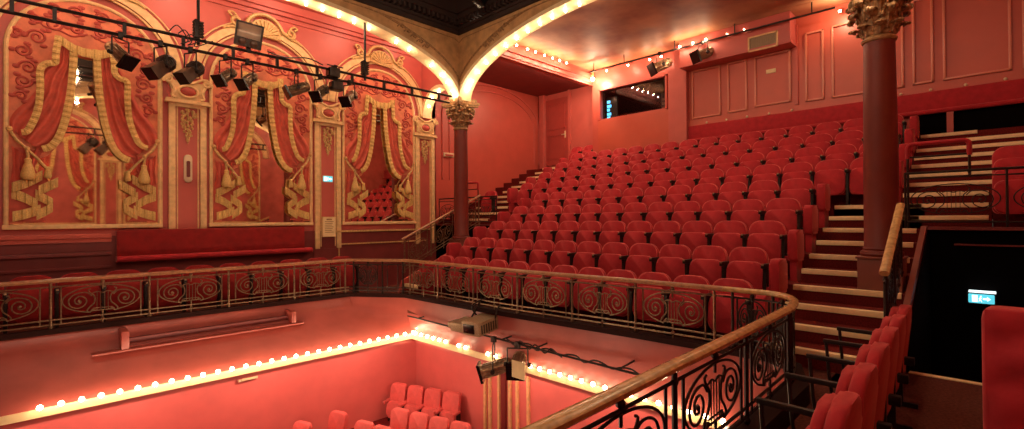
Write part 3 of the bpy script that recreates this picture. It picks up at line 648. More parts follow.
def bay(label):
    t = thing('arched_mirror', label, 'mirror', world=False)
    A = lambda r, n=28, a0=0, a1=180: [(r*math.cos(math.radians(a0+(a1-a0)*i/n)), 4.44+r*math.sin(math.radians(a0+(a1-a0)*i/n))) for i in range(n+1)]
    mb = MB(); mb.prism([(.94, 1.70), *A(.94), (-.94, 1.70)], fw, .012, .022); mb.build('mirror_glass', 'mirror', t)
    mb = MB(); op = [(.15, 4.46), (.16, 4.1), (.2, 3.6), (.27, 3.25), (.36, 3.0), (.50, 2.80), (.64, 2.72), (.70, 2.6), (.72, 2.4), (.78, 1.72)]
    for s in (-1, 1):
        mb.prism([(s*u, v) for u, v in [(.93, 1.72), *A(.93, 14, 0, 90), (0, 4.46), *op]], fw, .024, .04)
    mb.build('damask_panel', 'curtain', t)
    mb = MB()
    for s in (-1, 1):
        for c, r, tr, a0 in (((.62, 4.66), .12, 1.6, 0), ((.78, 4.42), .10, 1.5, 2), ((.72, 4.16), .11, 1.5, 0), ((.43, 4.92), .12, 1.6, 1), ((.64, 4.96), .08, 1.4, 3), ((.77, 3.94), .10, 1.5, 3), ((.16, 5.18), .10, 1.5, 0), ((.16, 4.92), .09, 1.5, 2), ((.42, 5.17), .07, 1.3, 1), ((.80, 3.70), .08, 1.3, 0), ((.84, 4.68), .06, 1.3, 1)):
            mb.tube(spiral((s*c[0], c[1]), r, tr, s, a0, d=.042), .020, 5)
            for q in range(3):
                a = a0+2.1*q; mb.ball((s*(c[0]+1.2*r*math.cos(a)), -.04, c[1]+1.2*r*math.sin(a)), .05, 7, 5, (1, .45, .7))
        mb.tube(catmull([(s*.02, -.042, 4.86), (s*.2, -.042, 4.78), (s*.35, -.042, 4.83), (s*.55, -.042, 4.86), (s*.60, -.042, 4.98)], 5), .016, 5)
    mb.build('relief_scrolls', 'scroll', t)
    I = [(.14, 4.62), (.155, 4.2), (.18, 3.85), (.22, 3.55), (.27, 3.28), (.34, 3.05), (.44, 2.90), (.56, 2.84)]
    O = [(.36, 4.66), (.40, 4.34), (.54, 4.14), (.60, 3.9), (.72, 3.66), (.86, 3.46), (.92, 3.30), (.90, 3.16)]
    J = [(.33, 4.72), (.36, 4.44), (.38, 4.26), (.53, 4.17), (.54, 3.85), (.56, 3.55), (.62, 3.3), (.70, 3.12), (.80, 3.08)]
    for s in (-1, 1):
        ci = catmull([(u, 0, z) for u, z in I], 5); co = catmull([(u, 0, z) for u, z in O], 5); rows = []
        for k, (a, b) in enumerate(zip(ci, co)):
            q = k/(len(ci)-1); row = []
            for m in range(33):
                f = m/32; p = a+(b-a)*f
                d = .062+.030*math.sin(f*PI*9+1.2*math.sin(q*3))*(.45+.55*q)+.03*math.sin(PI*f)*q
                row.append((s*p.x, -d, p.z))
            rows.append(row)
        mb = MB(); mb.grid(rows); cu = mb.build('curtain', 'curtain_deep', t, smooth=80)
        mb = MB(); strip(mb, [(s*u, z) for u, z in I], .10, .10, side=None)
        strip(mb, [(s*u, z) for u, z in J], .09, .115)
        mb.build('fringe', 'fringe', cu, smooth=20)
        mb = MB()                                        # cascading tail
        poly = [(.56, 2.86), (.66, 2.55), (.50, 2.42), (.46, 2.30), (.56, 2.16), (.50, 2.0), (.60, 1.85), (.52, 1.75), (.92, 1.75), (.92, 2.3), (.86, 2.9)]
        mb.prism([(s*u, v) for u, v in poly], fw, .03, .05)
        mb.grid([[(s*(.60+.30*i/10), -.065-.02*math.sin(i*1.9), 2.92-.1*math.sin(PI*i/10)) for i in range(11)], [(s*(.66+.22*i/10), -.075-.025*math.sin(i*1.9), 2.62) for i in range(11)], [(s*(.56+.34*i/10), -.06-.02*math.sin(i*1.9), 2.40) for i in range(11)]])
        tl = mb.build('tail', 'curtain_deep', t, smooth=60)
        mb = MB()
        for d0, pth in ((.10, [(.56, 2.56), (.72, 2.44), (.91, 2.34)]), (.075, [(.90, 2.26), (.76, 2.20), (.60, 2.08)]), (.10, [(.58, 2.02), (.74, 1.95), (.91, 1.90)]), (.115, [(.38, 2.46), (.50, 2.38), (.62, 2.30)]), (.09, [(.64, 2.26), (.55, 2.20), (.42, 2.10)]), (.115, [(.44, 2.06), (.54, 1.98), (.64, 1.92)])):
            strip(mb, [(s*u, z) for u, z in pth], .155, d0, side=(0, -1), amp=.016)
        mb.build('fringe', 'fringe', tl, smooth=20)
        mb = MB(); mb.tube(catmull([(s*.92, -.06, 3.16), (s*.84, -.12, 3.0), (s*.74, -.14, 2.88), (s*.72, -.13, 2.72)], 5), .022, 7)
        mb.tube(catmull([(s*.74, -.14, 2.88), (s*.62, -.13, 2.74), (s*.52, -.12, 2.60)], 5), .02, 7); mb.ball((s*.92, -.07, 3.17), .045, 8, 6); mb.ball((s*.73, -.14, 2.88), .035, 8, 6)
        tb = mb.build('tieback', 'gold', t)
        mb = MB(); mb.lathe([(.02, 2.74), (.045, 2.71), (.04, 2.66), (.055, 2.62), (.085, 2.50), (.092, 2.44), (.07, 2.40)], 14, (s*.72, -.13, 0)); mb.lathe([(.015, 2.62), (.035, 2.60), (.03, 2.57), (.05, 2.47), (.04, 2.44)], 10, (s*.50, -.12, 0)); mb.build('tassel', 'fringe', tb)
    mb = MB(); strip(mb, [(-.36, 4.74), (-.18, 4.63), (0, 4.60), (.18, 4.63), (.36, 4.74)], .14, .11, side=(0, -1), amp=.016); mb.build('pelmet', 'fringe', t, smooth=20)
    mb = MB()
    fr_ = [(.96, 1.68), *A(.96, 36), (-.96, 1.68)]
    mb.tube([fw(u, v, .035) for u, v in fr_], .032, 8); mb.tube([fw(u*1.0+(.035 if u > 0 else -.035), v, .02) for u, v in (fr_[0], fr_[1])], .012, 6); mb.box(-1.0, 1.0, -.08, 0, 1.63, 1.70, bev=.01)
    mb.build('frame', 'cream', t)
    mb = MB()
    ring = A(1.30, 40)+A(1.16, 40)[::-1]; mb.prism(ring, fw, 0, .06, bev=.015); mb.tube([fw(u, v, .05) for u, v in A(1.12, 40)], .02, 6); mb.tube([fw(u, v, .03) for u, v in A(1.36, 40)], .014, 6)
    mb.build('arch_moulding', 'cream', t)
    mb = MB()                                            # shell crest
    sh = [(0, 5.52)]+[((.30+.025*math.cos(i*PI))*math.cos(math.radians(a)), 5.60+(.27+.02*math.cos(i*PI))*math.sin(math.radians(a))) for i, a in enumerate(range(-20, 205, 15))]
    mb.prism(sh, fw, .05, .12, bev=.02)
    for a in range(10, 180, 20): mb.tube([fw(0, 5.56, .12), fw(.26*math.cos(math.radians(a)), 5.60+.24*math.sin(math.radians(a)), .13)], [.01, .03], 6)
    for s in (-1, 1):
        mb.tube(catmull([fw(s*u, v, .09) for u, v in ((.0, 5.98), (.16, 5.94), (.28, 5.84), (.36, 5.70), (.46, 5.66))], 5), .038, 6)
        mb.tube([(p[0], -.08, p[2]) for p in spiral((s*.52, 5.72), .11, 1.3, s, 3.4)], .034, 6)
        mb.tube(catmull([fw(s*u, v, .07) for u, v in ((.50, 5.80), (.58, 5.88), (.66, 5.86), (.60, 5.80))], 5), .024, 6)
        mb.tube(catmull([fw(s*u, v, .07) for u, v in ((.52, 5.60), (.64, 5.58), (.76, 5.52))], 5), [.03]*5+[.028]*5+[.012], 6)
    mb.build('crest', 'gold', t)
    return t
BX = (.72, 3.45, 6.12)
m1 = bay('arched mirror with painted-look gilt drapes, largest and nearest the stage')
m1.location = (BX[0], 10.7, 0)
m1['label'] = 'arched mirror in red and gold drapes, nearest the stage'
m2 = dup(m1, (BX[1], 10.7, 0), 0, 'middle arched mirror in red and gold drapes, between two pilasters')
m3 = dup(m1, (BX[2], 10.7, 0), 0, 'arched mirror in red and gold drapes nearest the far column')
for k, x in enumerate(BX): dup(m1, (x, -1.2, 0), PI, 'arched drapery on the opposite wall, seen only in the mirrors, %s from the stage' % ORD[k+1], skip=('mirror_glass',))
def pilaster(label):
    t = thing('pilaster', label, 'pilaster', world=False)
    mb = MB(); mb.box(-.31, .31, -.03, -.001, 1.1, 4.3); mb.build('panel', 'wall', t)
    mb = MB(); mb.box(-.33, .33, -.06, -.001, .1, 1.1); mb.build('base', 'wall_dark', t)
    mb = MB()
    for s in (-1, 1):
        mb.box(min(s*.30, s*.195), max(s*.30, s*.195), -.075, 0, 1.1, 3.92, bev=.012); mb.box(min(s*.175, s*.155), max(s*.175, s*.155), -.05, 0, 1.15, 3.86)
    mb.box(-.2, .2, -.075, 0, 3.86, 3.92); mb.box(-.36, .36, -.12, 0, 3.92, 3.96, bev=.01); mb.box(-.34, .34, -.10, 0, 3.96, 4.0)
    mb.build('gilt_stile', 'cream', t)
    mb = MB()
    mb.prism([(-.24, 4.0), (.24, 4.0), (.27, 4.08), (.25, 4.16), (.30, 4.25), (.33, 4.36), (.20, 4.33), (0, 4.30), (-.20, 4.33), (-.33, 4.36), (-.30, 4.25), (-.25, 4.16), (-.27, 4.08)], fw, 0, .09, bev=.015)
    for s in (-1, 1):
        mb.tube([(p[0], -.09, p[2]) for p in spiral((s*.31, 4.33), .075, 1.5, s, -.6)], .028, 6)
        mb.tube(catmull([fw(s*u, v, .1) for u, v in ((.0, 4.30), (.12, 4.34), (.22, 4.40), (.32, 4.41))], 5), .025, 6)
        mb.tube(catmull([fw(s*u, v, .1) for u, v in ((.26, 4.26), (.22, 4.15), (.25, 4.05), (.20, 4.01))], 5), .024, 6)
    mb.tube([fw(.15*math.cos(a), 4.15+.105*math.sin(a), .10) for a in [2*PI*i/24 for i in range(24)]], .022, 6, closed=True)
    cp = mb.build('capital', 'cream', t)
    mb = MB(); mb.ball((0, -.08, 4.15), 1, 16, 10, (.135, .05, .09)); mb.build('red_boss', 'scroll', cp)
    mb = MB()
    for i in range(34):
        q = i/33; z = 3.80-.56*q; w = .125*(1-q)**.6*(.6+.4*abs(math.sin(i*1.7)))
        u = w*math.sin(i*2.4); mb.ball(fw(u, z, .05), .034*(1-.45*q), 7, 5, (1, .8, 1.2))
        if i % 3 == 0: mb.tube([(p[0], -.06, p[2]) for p in spiral((u*1.2, z), .045*(1-.4*q), 1.2, 1 if i % 2 else -1, i, 10)], .011, 5)
    mb.tube([fw(0, 3.84, .04), fw(0, 3.18, .04)], [.02, .006], 6); mb.build('foliage_drop', 'gold', t)
    return t
p1 = pilaster('red and cream pilaster carrying the slim wall light'); p1.location = (2.11, 10.7, 0)
dup(p1, (4.79, 10.7, 0), 0, 'red and cream pilaster carrying the lit exit sign and notice')
dup(p1, (7.42, 10.7, 0), 0, 'red and cream pilaster beside the far column, nothing fixed to it')
for k, x in enumerate((-.55, 2.11, 4.79)): dup(p1, (x, -1.2, 0), PI, 'pilaster on the opposite wall, seen only in the mirrors, %s from the stage' % ORD[k+1])

t = thing('wall_light', 'slim unlit oval wall light on the first pilaster', 'light', (2.11, 10.66, 2.46))
mb = MB(); mb.prism(rrect(.13, 2.46, 2.98, .06, .06), lambda u, v, d: (2.11+u, d, v), 10.625, 10.672, bev=.015); mb.build('housing', 'white_plastic', t)
mb = MB(); mb.prism(rrect(.055, 2.56, 2.86, .02, .02), lambda u, v, d: (2.11+u, d, v), 10.60, 10.63); mb.build('dark_tube', 'wall_dark', t)
def sign(label, c, w, h, fn, ax, sub=True):
    t = thing('exit_sign', label, 'sign', c)
    mb = MB(); mb.prism(rrect(w+.03, -h/2-.015, h/2+.015, .012, .012, 2), fn, -.05, -.006); mb.build('housing', 'white_plastic' if sub else 'iron_black', t)
    mb = MB(); mb.prism(rrect(w, -h/2, h/2, .01, .01, 2), fn, -.006, .004); mb.build('lit_panel', 'exit', t)
    mb = MB(); k = h/.12                                 # walking figure, arrow and doorway pictogram
    mb.prism([(u*k, v*k) for u, v in ((.015, -.012), (.055, -.012), (.055, -.03), (.09, 0), (.055, .03), (.055, .012), (.015, .012))], fn, .004, .007)
    mb.prism([(u*k, v*k) for u, v in ((-.09, -.045), (-.035, -.045), (-.035, .045), (-.09, .045))], fn, .004, .006)
    mb.prism([(u*k, v*k) for u, v in ((-.028, -.045), (-.012, -.02), (.004, -.045), (.008, -.04), (-.004, -.005), (.006, .012), (0, .018), (-.012, .02), (-.026, .0), (-.02, -.01))], fn, .004, .0075)
    mb.prism([(-.004*k+.009*k*math.cos(a), .032*k+.009*k*math.sin(a)) for a in [2*PI*i/10 for i in range(10)]], fn, .004, .0075)
    mb.build('pictogram', 'exit_w', t)
sign('small lit green-blue exit sign on the middle pilaster', (4.79, 10.66, 2.67), .21, .12, lambda u, v, d: (4.79+u, 10.655-d, 2.67+v), 0)
sign('glowing cyan exit sign in the dark passage', (8.97, .14, .64), .25, .12, lambda u, v, d: (8.93-d, .14-u, .64+v), 1, False)
mb = MB(); mb.box(8.86, 8.98, -.0, .26, .725, .745); mb.build('sign_lamp', 'exit_w', bpy.data.objects['exit_sign.001'])
t = thing('notice', 'cream framed notice low on the middle pilaster', 'notice', (4.79, 10.6, 1.36))
mb = MB(); mb.box(4.65, 4.93, 10.60, 10.63, 1.38, 1.80); mb.build('sheet', 'paper', t)
mb = MB()
for i in range(7): mb.box(4.69, 4.89-.02*(i % 3), 10.597, 10.60, 1.70-.04*i, 1.712-.04*i)
mb.box(4.73, 4.85, 10.597, 10.60, 1.74, 1.77); mb.build('print', 'gold_dark', t)
mb = MB()
for a in ((4.64, 4.94, 1.80, 1.815), (4.64, 4.94, 1.365, 1.38), (4.635, 4.65, 1.365, 1.815), (4.93, 4.945, 1.365, 1.815)): mb.box(a[0], a[1], 10.59, 10.64, a[2], a[3])
mb.build('frame', 'cream', t)
t = thing('padded_backboard', 'red padded bench backboard under the mirrors, shade painted into its pad', 'backboard', (2.6, 10.6, 1.02))
mb = MB(); mb.box(1.06, 4.22, 10.53, 10.66, 1.14, 1.60, bev=.03); mb.build('pad', 'velvet_shade', t)
mb = MB(); mb.tube([(1.06, 10.50, 1.10), (4.36, 10.50, 1.10)], .05, 10); mb.box(1.06, 4.36, 10.50, 10.66, 1.05, 1.15); mb.build('roll', 'velvet', t)
t = thing('emergency_light', 'ivory emergency light on the red wall beside the far column', 'light', (9.5, 12.35, 3.75))
mb = MB(); mb.box(9.30, 9.72, 12.32, 12.4, 3.72, 3.86, bev=.02); mb.build('housing', 'white_plastic', t)
mb = MB(); mb.box(9.36, 9.66, 12.29, 12.325, 3.75, 3.81, bev=.01); mb.build('diffuser', 'scroll', t)
t = thing('emergency_light', 'small ivory light unit on the stalls wall under the bulbs', 'light', (3.12, 10.6, -1.45))
mb = MB(); mb.box(2.94, 3.30, 10.6, 10.7, -1.46, -1.36, bev=.02); mb.build('housing', 'white_plastic', t)
mb = MB(); mb.box(2.99, 3.25, 10.575, 10.61, -1.44, -1.38, bev=.01); mb.build('diffuser', 'paper', t)

# ------------------------------------------------------------------ truss and stage lights
X9 = lambda u, y=9.12: y*(1+(u-512)/483.5)/(1-(u-512)/483.5)
t = thing('lighting_truss', 'black ladder lighting truss hung under the left arch', 'truss', (2.5, 9.12, 4.5))
mb = MB(); mb.tube([(-1.8, 9.12, 4.69), (7.12, 9.12, 4.66)], .026, 8); mb.build('top_bar', 'metal_dark', t)
mb = MB(); mb.tube([(-1.8, 9.12, 4.50), (7.05, 9.12, 4.50)], .026, 8); mb.build('bottom_bar', 'metal_dark', t)
for u in (12, 55, 125, 184, 234, 278, 318, 353, 385, 413, 440):
    x = X9(u); mb = MB(); mb.box(x-.022, x+.022, 9.095, 9.145, 4.50, 4.68); mb.build('rung', 'metal_dark', t)
for u in (199, 366):
    x = X9(u); z1 = 4.6+1.29*math.sqrt(max(0, 1-((x-3.4)/3.9)**2))
    mb = MB(); mb.tube([(x, 9.12, 4.6), (x, 9.12, z1+.02)], .024, 8); mb.build('hanging_rod', 'metal_dark', t)
    mb = MB(); mb.box(x-.06, x+.0, 9.06, 9.18, 4.70, 5.0, bev=.01)
    for i in range(6): mb.box(x-.075, x+.07, 9.07, 9.17, 4.73+.045*i, 4.75+.045*i)
    mb.build('clamp', 'metal_dark', t)
mb = MB()
for i in range(3): mb.tube(catmull([(1.55+.12*i, 9.08, 4.70), (1.66+.1*i, 9.05, 4.82-.05*i), (1.8+.05*i, 9.06, 4.62), (1.7+.1*i, 9.05, 4.54), (1.95+.1*i, 9.08, 4.70)], 5), .009, 5)
mb.build('cable', 'metal_dark', t)
mb = MB(); mb.tube(catmull([(3.0, 9.1, 4.74), (3.3, 9.09, 4.70), (3.7, 9.09, 4.78), (4.0, 9.1, 4.72)], 5), .012, 5); mb.build('cable', 'metal_dark', t)
def frame_of(d):
    d = V(d).normalized(); up = V((0, 0, 1)); s = d.cross(up).normalized(); u = s.cross(d)
    return d, s, u
def spotlight(hang, drop, dr, label, kind='round', k=1., group=None, up=1):
    """hang: point on the bar; drop: centre below it; dr: where it points"""
    t = thing('spotlight', label, 'spotlight', hang, 0, group)
    h = V(hang); c = h-V((0, 0, drop*up)); d, s, u = frame_of(dr)
    mt = Matrix(((d.x, s.x, u.x, c.x), (d.y, s.y, u.y, c.y), (d.z, s.z, u.z, c.z), (0, 0, 0, 1)))
    mb = MB(); w = .135*k
    hz = V((d.x, d.y, 0)).normalized().cross(V((0, 0, 1)))
    a, b = c+hz*w, c-hz*w; top = h-V((0, 0, .06*up))
    mb.tube([a, a+V((0, 0, (top.z-c.z)))], .011, 6); mb.tube([b, b+V((0, 0, (top.z-c.z)))], .011, 6); mb.tube([a+V((0, 0, top.z-c.z)), b+V((0, 0, top.z-c.z))], .011, 6)
    mb.build('yoke', 'metal_dark', t)
    mb = MB(); mb.box(h.x-.03, h.x+.03, h.y-.04, h.y+.04, h.z-.05, h.z+.04, bev=.008); mb.tube([h, top], .016, 6); mb.build('clamp', 'metal_dark', t)
    R = lambda prof: [(q*k, z*k) for q, z in prof]
    rot = mt @ Matrix.Rotation(PI/2, 4, 'Y')
    sq = lambda h: [(p*h*k, q*h*k) for p, q in ((-1, -1), (1, -1), (1, 1), (-1, 1))]
    if kind == 'round':
        mb = MB(); mb.lathe(R([(.02, -.25), (.06, -.245), (.085, -.22), (.092, -.17), (.082, -.16), (.078, -.06), (.084, -.05), (.086, .14), (.10, .17)]), 20)
        for i in range(14):
            a = 2*PI*i/14; mb.tube([(.088*k*math.cos(a), .088*k*math.sin(a), -.16*k), (.091*k*math.cos(a), .091*k*math.sin(a), .13*k)], .008*k, 5)
        mb.build('body', 'lamp_silver', t, mtx=rot)
        mb = MB(); mb.prism(sq(.118), lambda p, q, e: (e, p, q), .16*k, .195*k); mb.build('hood', 'lens', t, mtx=mt)
    else:
        mb = MB(); mb.lathe(R([(.04, -.27), (.10, -.26), (.135, -.20), (.135, -.06), (.11, -.03)]), 8)
        for i in range(4): mb.lathe(R([(.12, -.20+.04*i), (.142, -.195+.04*i), (.142, -.185+.04*i), (.12, -.18+.04*i)]), 8)
        mb.build('lamp_housing', 'lamp_body', t, mtx=rot)
        g = []
        for x, h in ((-.05, .085), (.0, .095), (.25, .112)): g.append([(x*k, p*h*k, q*h*k) for p, q in ((-1, -1), (1, -1), (1, 1), (-1, 1), (-1, -1))])
        mb = MB(); mb.grid(g); mb.build('snout', 'lamp_brown', t, mtx=mt, smooth=10)
        mb = MB(); mb.prism(sq(.106), lambda p, q, e: (e, p, q), .235*k, .252*k); mb.build('front_opening', 'lens', t, mtx=mt)
    for e in (w, -w-.05): mb = MB(); mb.tube([c+hz*e, c+hz*(e+.05)], .03*k, 8); mb.build('knob', 'metal_dark', t)
    return t
G = 'stage lights hung from the ladder truss'
for i, (u, dp, dr, kd, k) in enumerate(((121, .30, (.40, -.52, -.60), 'round', 1.0), (161, .37, (-.62, -.36, -.66), 'box', .92), (191, .37, (-.62, -.36, -.66), 'box', .88), (226, .34, (-.64, -.36, -.58), 'round', .9),
                                        (248, .34, (-.64, -.36, -.58), 'round', .9), (297, .34, (-.82, .12, -.40), 'round', 1.0), (321, .32, (-.64, -.36, -.58), 'round', .95), (350, .32, (-.64, -.36, -.58), 'round', .95))):
    look = {0: 'stage light turned towards the void, single on the truss, nearest the stage', 1: 'brown box-shaped stage light on the truss, closer to the stage of the two', 2: 'brown box-shaped stage light on the truss, farther from the stage of the two'}.get(i)
    spotlight((X9(u), 9.12, 4.50), dp, dr, look or 'ribbed silver stage light with black square hood, %s along the truss' % ORD[i+1], kd, k, G)
def can(c, label, mtx=None):
    t = thing('effect_lamp', label, 'lamp', c); x, y, z = c
    mb = MB(); mb.box(x-.10, x+.10, y-.09, y+.09, z-.09, z+.09, bev=.02); mb.build('body', 'lamp_body', t)
    mb = MB(); mb.box(x-.125, x-.10, y-.07, y+.07, z-.07, z+.07); mb.build('lens', 'lens', t)
    mb = MB(); mb.box(x-.03, x+.03, y-.1, y+.1, z+.085, z+.13); mb.tube([(x-.16, y-.08, z+.11), (x+.16, y-.08, z+.11)], .012, 5); mb.build('bracket', 'metal_dark', t)
can((X9(333), 9.06, 4.60), 'small black box lamp fixed on the truss bars')
can((X9(337), 9.10, 4.36), 'small black box lamp hanging between two stage lights')
x = X9(249); t = thing('floodlight', 'square floodlight with bright reflector standing on the truss', 'floodlight', (x, 9.12, 4.72))
mt = Matrix.Translation((x, 9.08, 4.94)) @ Matrix.Rotation(math.radians(-14), 4, 'Z') @ Matrix.Rotation(math.radians(7), 4, 'Y') @ Matrix.Rotation(math.radians(14), 4, 'X')
mb = MB()
for a in ((-.19, .19, .17, .20), (-.19, .19, -.20, -.06), (-.21, -.18, -.2, .2), (.18, .21, -.2, .2)): mb.box(a[0], a[1], -.1, .12, a[2], a[3])
mb.box(-.2, .2, .08, .12, -.2, .2); mb.build('housing', 'lamp_body', t, mtx=mt)
mb = MB(); mb.grid([[(-.18, -.09+.16*math.sin(PI*i/12), -.06+.23*i/12), (.18, -.09+.16*math.sin(PI*i/12), -.06+.23*i/12)] for i in range(13)]); mb.build('reflector', 'reflector', t, mtx=mt)
mb = MB()
for s in (-1, 1): mb.lathe([(.055, -.015), (.06, 0), (.045, .01)], 14, (s*.09, 0, 0))
mb.build('vent_cover', 'lamp_brown', t, mtx=mt @ Matrix.Translation((0, -.105, -.13)) @ Matrix.Rotation(PI/2, 4, 'X'))
mb = MB(); mb.box(x-.03, x+.03, 9.08, 9.16, 4.66, 4.82); mb.build('bracket', 'metal_dark', t)

t = thing('lighting_truss', 'ladder truss by the near arch, seen only in the mirrors', 'truss', (2.5, 1.13, 4.5))
for nm, z in (('top_bar', 4.69), ('bottom_bar', 4.50)):
    mb = MB(); mb.tube([(-1.8, 1.13, z), (6.6, 1.13, z)], .026, 8); mb.build(nm, 'metal_dark', t)
for k in range(9): mb = MB(); mb.box(-1.5+k-.022, -1.5+k+.022, 1.105, 1.155, 4.5, 4.68); mb.build('rung', 'metal_dark', t)
spotlight((1.35, 1.13, 4.5), .36, (-.62, .14, -.72), 'brown box stage light on the near truss, seen in the mirrors, closer to the stage', 'box', 1.1, 'stage lights on the near truss')
spotlight((1.74, 1.13, 4.5), .36, (-.62, .14, -.70), 'brown box stage light on the near truss, seen in the mirrors, farther from the stage', 'box', 1.1, 'stage lights on the near truss')
# rear bar with two profile lights
t = thing('lighting_bar', 'long thin black lighting bar under the rear ceiling', 'bar', (12.6, 6, 6.36))
mb = MB(); mb.tube([(12.6, 2.45, 6.36), (12.6, 9.1, 6.38)], .024, 8); mb.build('bar', 'metal_dark', t)
for y in (2.9, 4.6, 6.2, 7.8, 8.9):
    mb = MB(); mb.tube([(12.6, y, 6.36), (12.6, y, 6.63)], .014, 6); mb.build('hanger', 'metal_dark', t)
mb = MB(); mb.tube(catmull([(12.57, 2.6+.33*i, 6.37-.03*(i % 2)) for i in range(20)], 4), .012, 5); mb.build('cable', 'metal_dark', t)
spotlight((12.55, 6.62, 6.36), .36, (-.75, .55, -.42), 'large silver profile light on the rear bar above the booth', 'round', 1.45)
spotlight((12.55, 5.40, 6.36), .33, (-.8, .45, -.38), 'large silver profile light on the rear bar beside the booth pier', 'round', 1.35)

# ------------------------------------------------------------------ things along the balcony front
t = thing('lighting_bar', 'black bar and cables along the balcony front below the seats', 'bar', (5.16, 5.6, -.12))
mb = MB(); mb.tube([(5.16, 2.9, -.13), (5.16, 8.0, -.11)], .016, 8); mb.build('bar', 'metal_dark', t)
mb = MB(); mb.tube(catmull([(5.17+.02*(i % 2), 3.0+.14*i, -.10-.05*(i % 3 == 0)) for i in range(16)], 4), .012, 5); mb.tube(catmull([(5.15, 4.2+.1*i, -.15+.04*((i*7) % 3)) for i in range(12)], 4), .012, 5); mb.build('cable', 'metal_dark', t)
for y in (3.3, 4.7, 5.4, 6.3, 7.7):
    mb = MB(); mb.tube([(5.16, y, -.12), (5.52, y, -.09)], .014, 6); mb.build('bracket', 'metal_dark', t)
t = thing('projector', 'grey-beige projector on a bracket below the iron railing', 'projector', (5.1, 5.9, -.1))
mt = Matrix.Translation((5.14, 5.86, .05)) @ Matrix.Rotation(math.radians(6), 4, 'Z') @ Matrix.Rotation(math.radians(-6), 4, 'Y')
mb = MB(); mb.box(-.26, .22, -.19, .17, -.11, .11, bev=.02); mb.build('case', 'grille', t, mtx=mt)
mb = MB(); mb.box(-.275, -.255, -.10, .13, -.07, .07, bev=.005); mb.build('lens_window', 'lens', t, mtx=mt)
mb = MB()
for i in range(7): mb.box(-.20+.055*i, -.17+.055*i, -.195, -.185, -.08, .06)
mb.build('vent_slots', 'lamp_body', t, mtx=mt)
mb = MB(); mb.box(-.24, .12, .19, .46, -.10, .05, bev=.02); mb.box(-.2, .0, .46, .56, -.06, .02, bev=.01); mb.build('power_unit', 'grille', t, mtx=mt)
for pts, rr in ((catmull([(5.3, 6.1, .10), (5.2, 6.15, .30), (5.42, 6.05, .42)], 5), .012), (catmull([(5.3, 5.7, .12), (5.28, 5.62, .3), (5.44, 5.7, .36)], 5), .012), ([(5.2, 6.2, .06), (5.36, 6.12, .36)], .016), ([(5.14, 5.9, -.06), (5.4, 5.9, -.14)], .016)):
    mb = MB(); mb.tube(pts, rr, 6); mb.build('bracket', 'metal_dark', t)
spotlight((5.14, 5.56, -.13), .46, (-.55, .62, -.25), 'silver stage light pointing at the stalls, hung from the balcony front', 'round', 1.2)
spotlight((5.16, 5.06, -.13), .30, (-.6, -.42, -.15), 'stage light with pale square gel plate, hung from the balcony front', 'round', 1.15)
o = bpy.data.objects['spotlight.%03d' % 13]
mb = MB(); mb.box(4.93, 4.95, 4.70, 4.95, -.53, -.29); mb.build('gel_plate', 'paper', o)
t = thing('ledge_board', 'long pink ledge board on the balcony front above the bulbs', 'board', (2.0, 8.95, -.1))
mb = MB(); mb.box(.62, 3.5, 8.78, 9.12, -.11, -.085, bev=.006); mb.build('board', 'fascia', t)
for a in ((.94, 1.03, 8.80, 9.2, -.09, .17), (3.3, 3.38, 8.82, 9.2, -.09, .12)): mb = MB(); mb.box(*a, bev=.01); mb.build('support', 'fascia', t)
mb = MB(); mb.box(1.03, 3.3, 9.0, 9.14, -.03, .03); mb.build('channel', 'wall_dark', t)
# gilt strips on the stalls rear wall
for i, y in enumerate((6.69, 7.0, 7.22, 7.55, 7.84, 8.0)):
    mb = MB(); mb.box(7.10, 7.15, y-.03, y+.03, -3.14, -.68); S('trim_strip_%d' % (i+1), mb, 'cream')
mb = MB(); mb.box(7.08, 7.15, 7.33, 7.44, -3.14, -.68); S('trim_strip_7', mb, 'wall_dark')
# dark speaker under the auditorium ceiling
t = thing('ceiling_speaker', 'black box hanging at the dark ceiling corner', 'speaker', (6.9, 7.75, 6.45))
mt = Matrix.Translation((6.75, 7.6, 6.42)) @ Matrix.Rotation(.5, 4, 'Y')
mb = MB(); mb.box(-.12, .12, -.10, .10, -.2, .2, bev=.02); mb.build('box', 'lens', t, mtx=mt)
mb = MB(); mb.tube([(6.75, 7.6, 6.5), (6.75, 7.6, 6.81)], .02, 6); mb.build('bracket', 'metal_dark', t)
# vent, plate, studs on the rear wall
t = thing('air_vent', 'cream framed air grille on the rear bulkhead', 'vent', (12.7, 3.98, 5.84))
mb = MB()
for a in ((3.64, 4.32, 5.84, 5.88), (3.64, 4.32, 6.18, 6.22), (3.64, 3.68, 5.84, 6.22), (4.28, 4.32, 5.84, 6.22)): mb.box(12.685, 12.73, *a, bev=.006)
mb.build('frame', 'cream', t)
mb = MB(); mb.box(12.715, 12.73, 3.66, 4.3, 5.86, 6.2)
for i in range(15): mb.box(12.695, 12.72, 3.69+.041*i, 3.71+.041*i, 5.88, 6.18)
for i in range(8): mb.box(12.70, 12.72, 3.68, 4.28, 5.90+.038*i, 5.908+.038*i)
mb.build('grille', 'grille', t)
t = thing('name_plate', 'small brass plate on the rear panelling below the air grille', 'plate', (13.2, 3.95, 5.4))
mb = MB(); mb.box(13.195, 13.225, 3.84, 4.06, 5.36, 5.46, bev=.005); mb.build('plate', 'paper', t)
for i, u in enumerate((708, 727.7, 748.5, 770.5, 793.4, 903, 933, 968, 1008)):
    q = (u-512)/483.5; y = 13.1*(1-q)/(1+q)
    mb = MB(); mb.ball((13.10, y, 4.33), .03, 8, 6); o = mb.build('dome_stud', 'white_plastic')
    tag(o, 'small ivory stud on top of the red rear band, %s from the booth pier' % ORD[i+1], 'stud', 'ivory studs along the rear band')
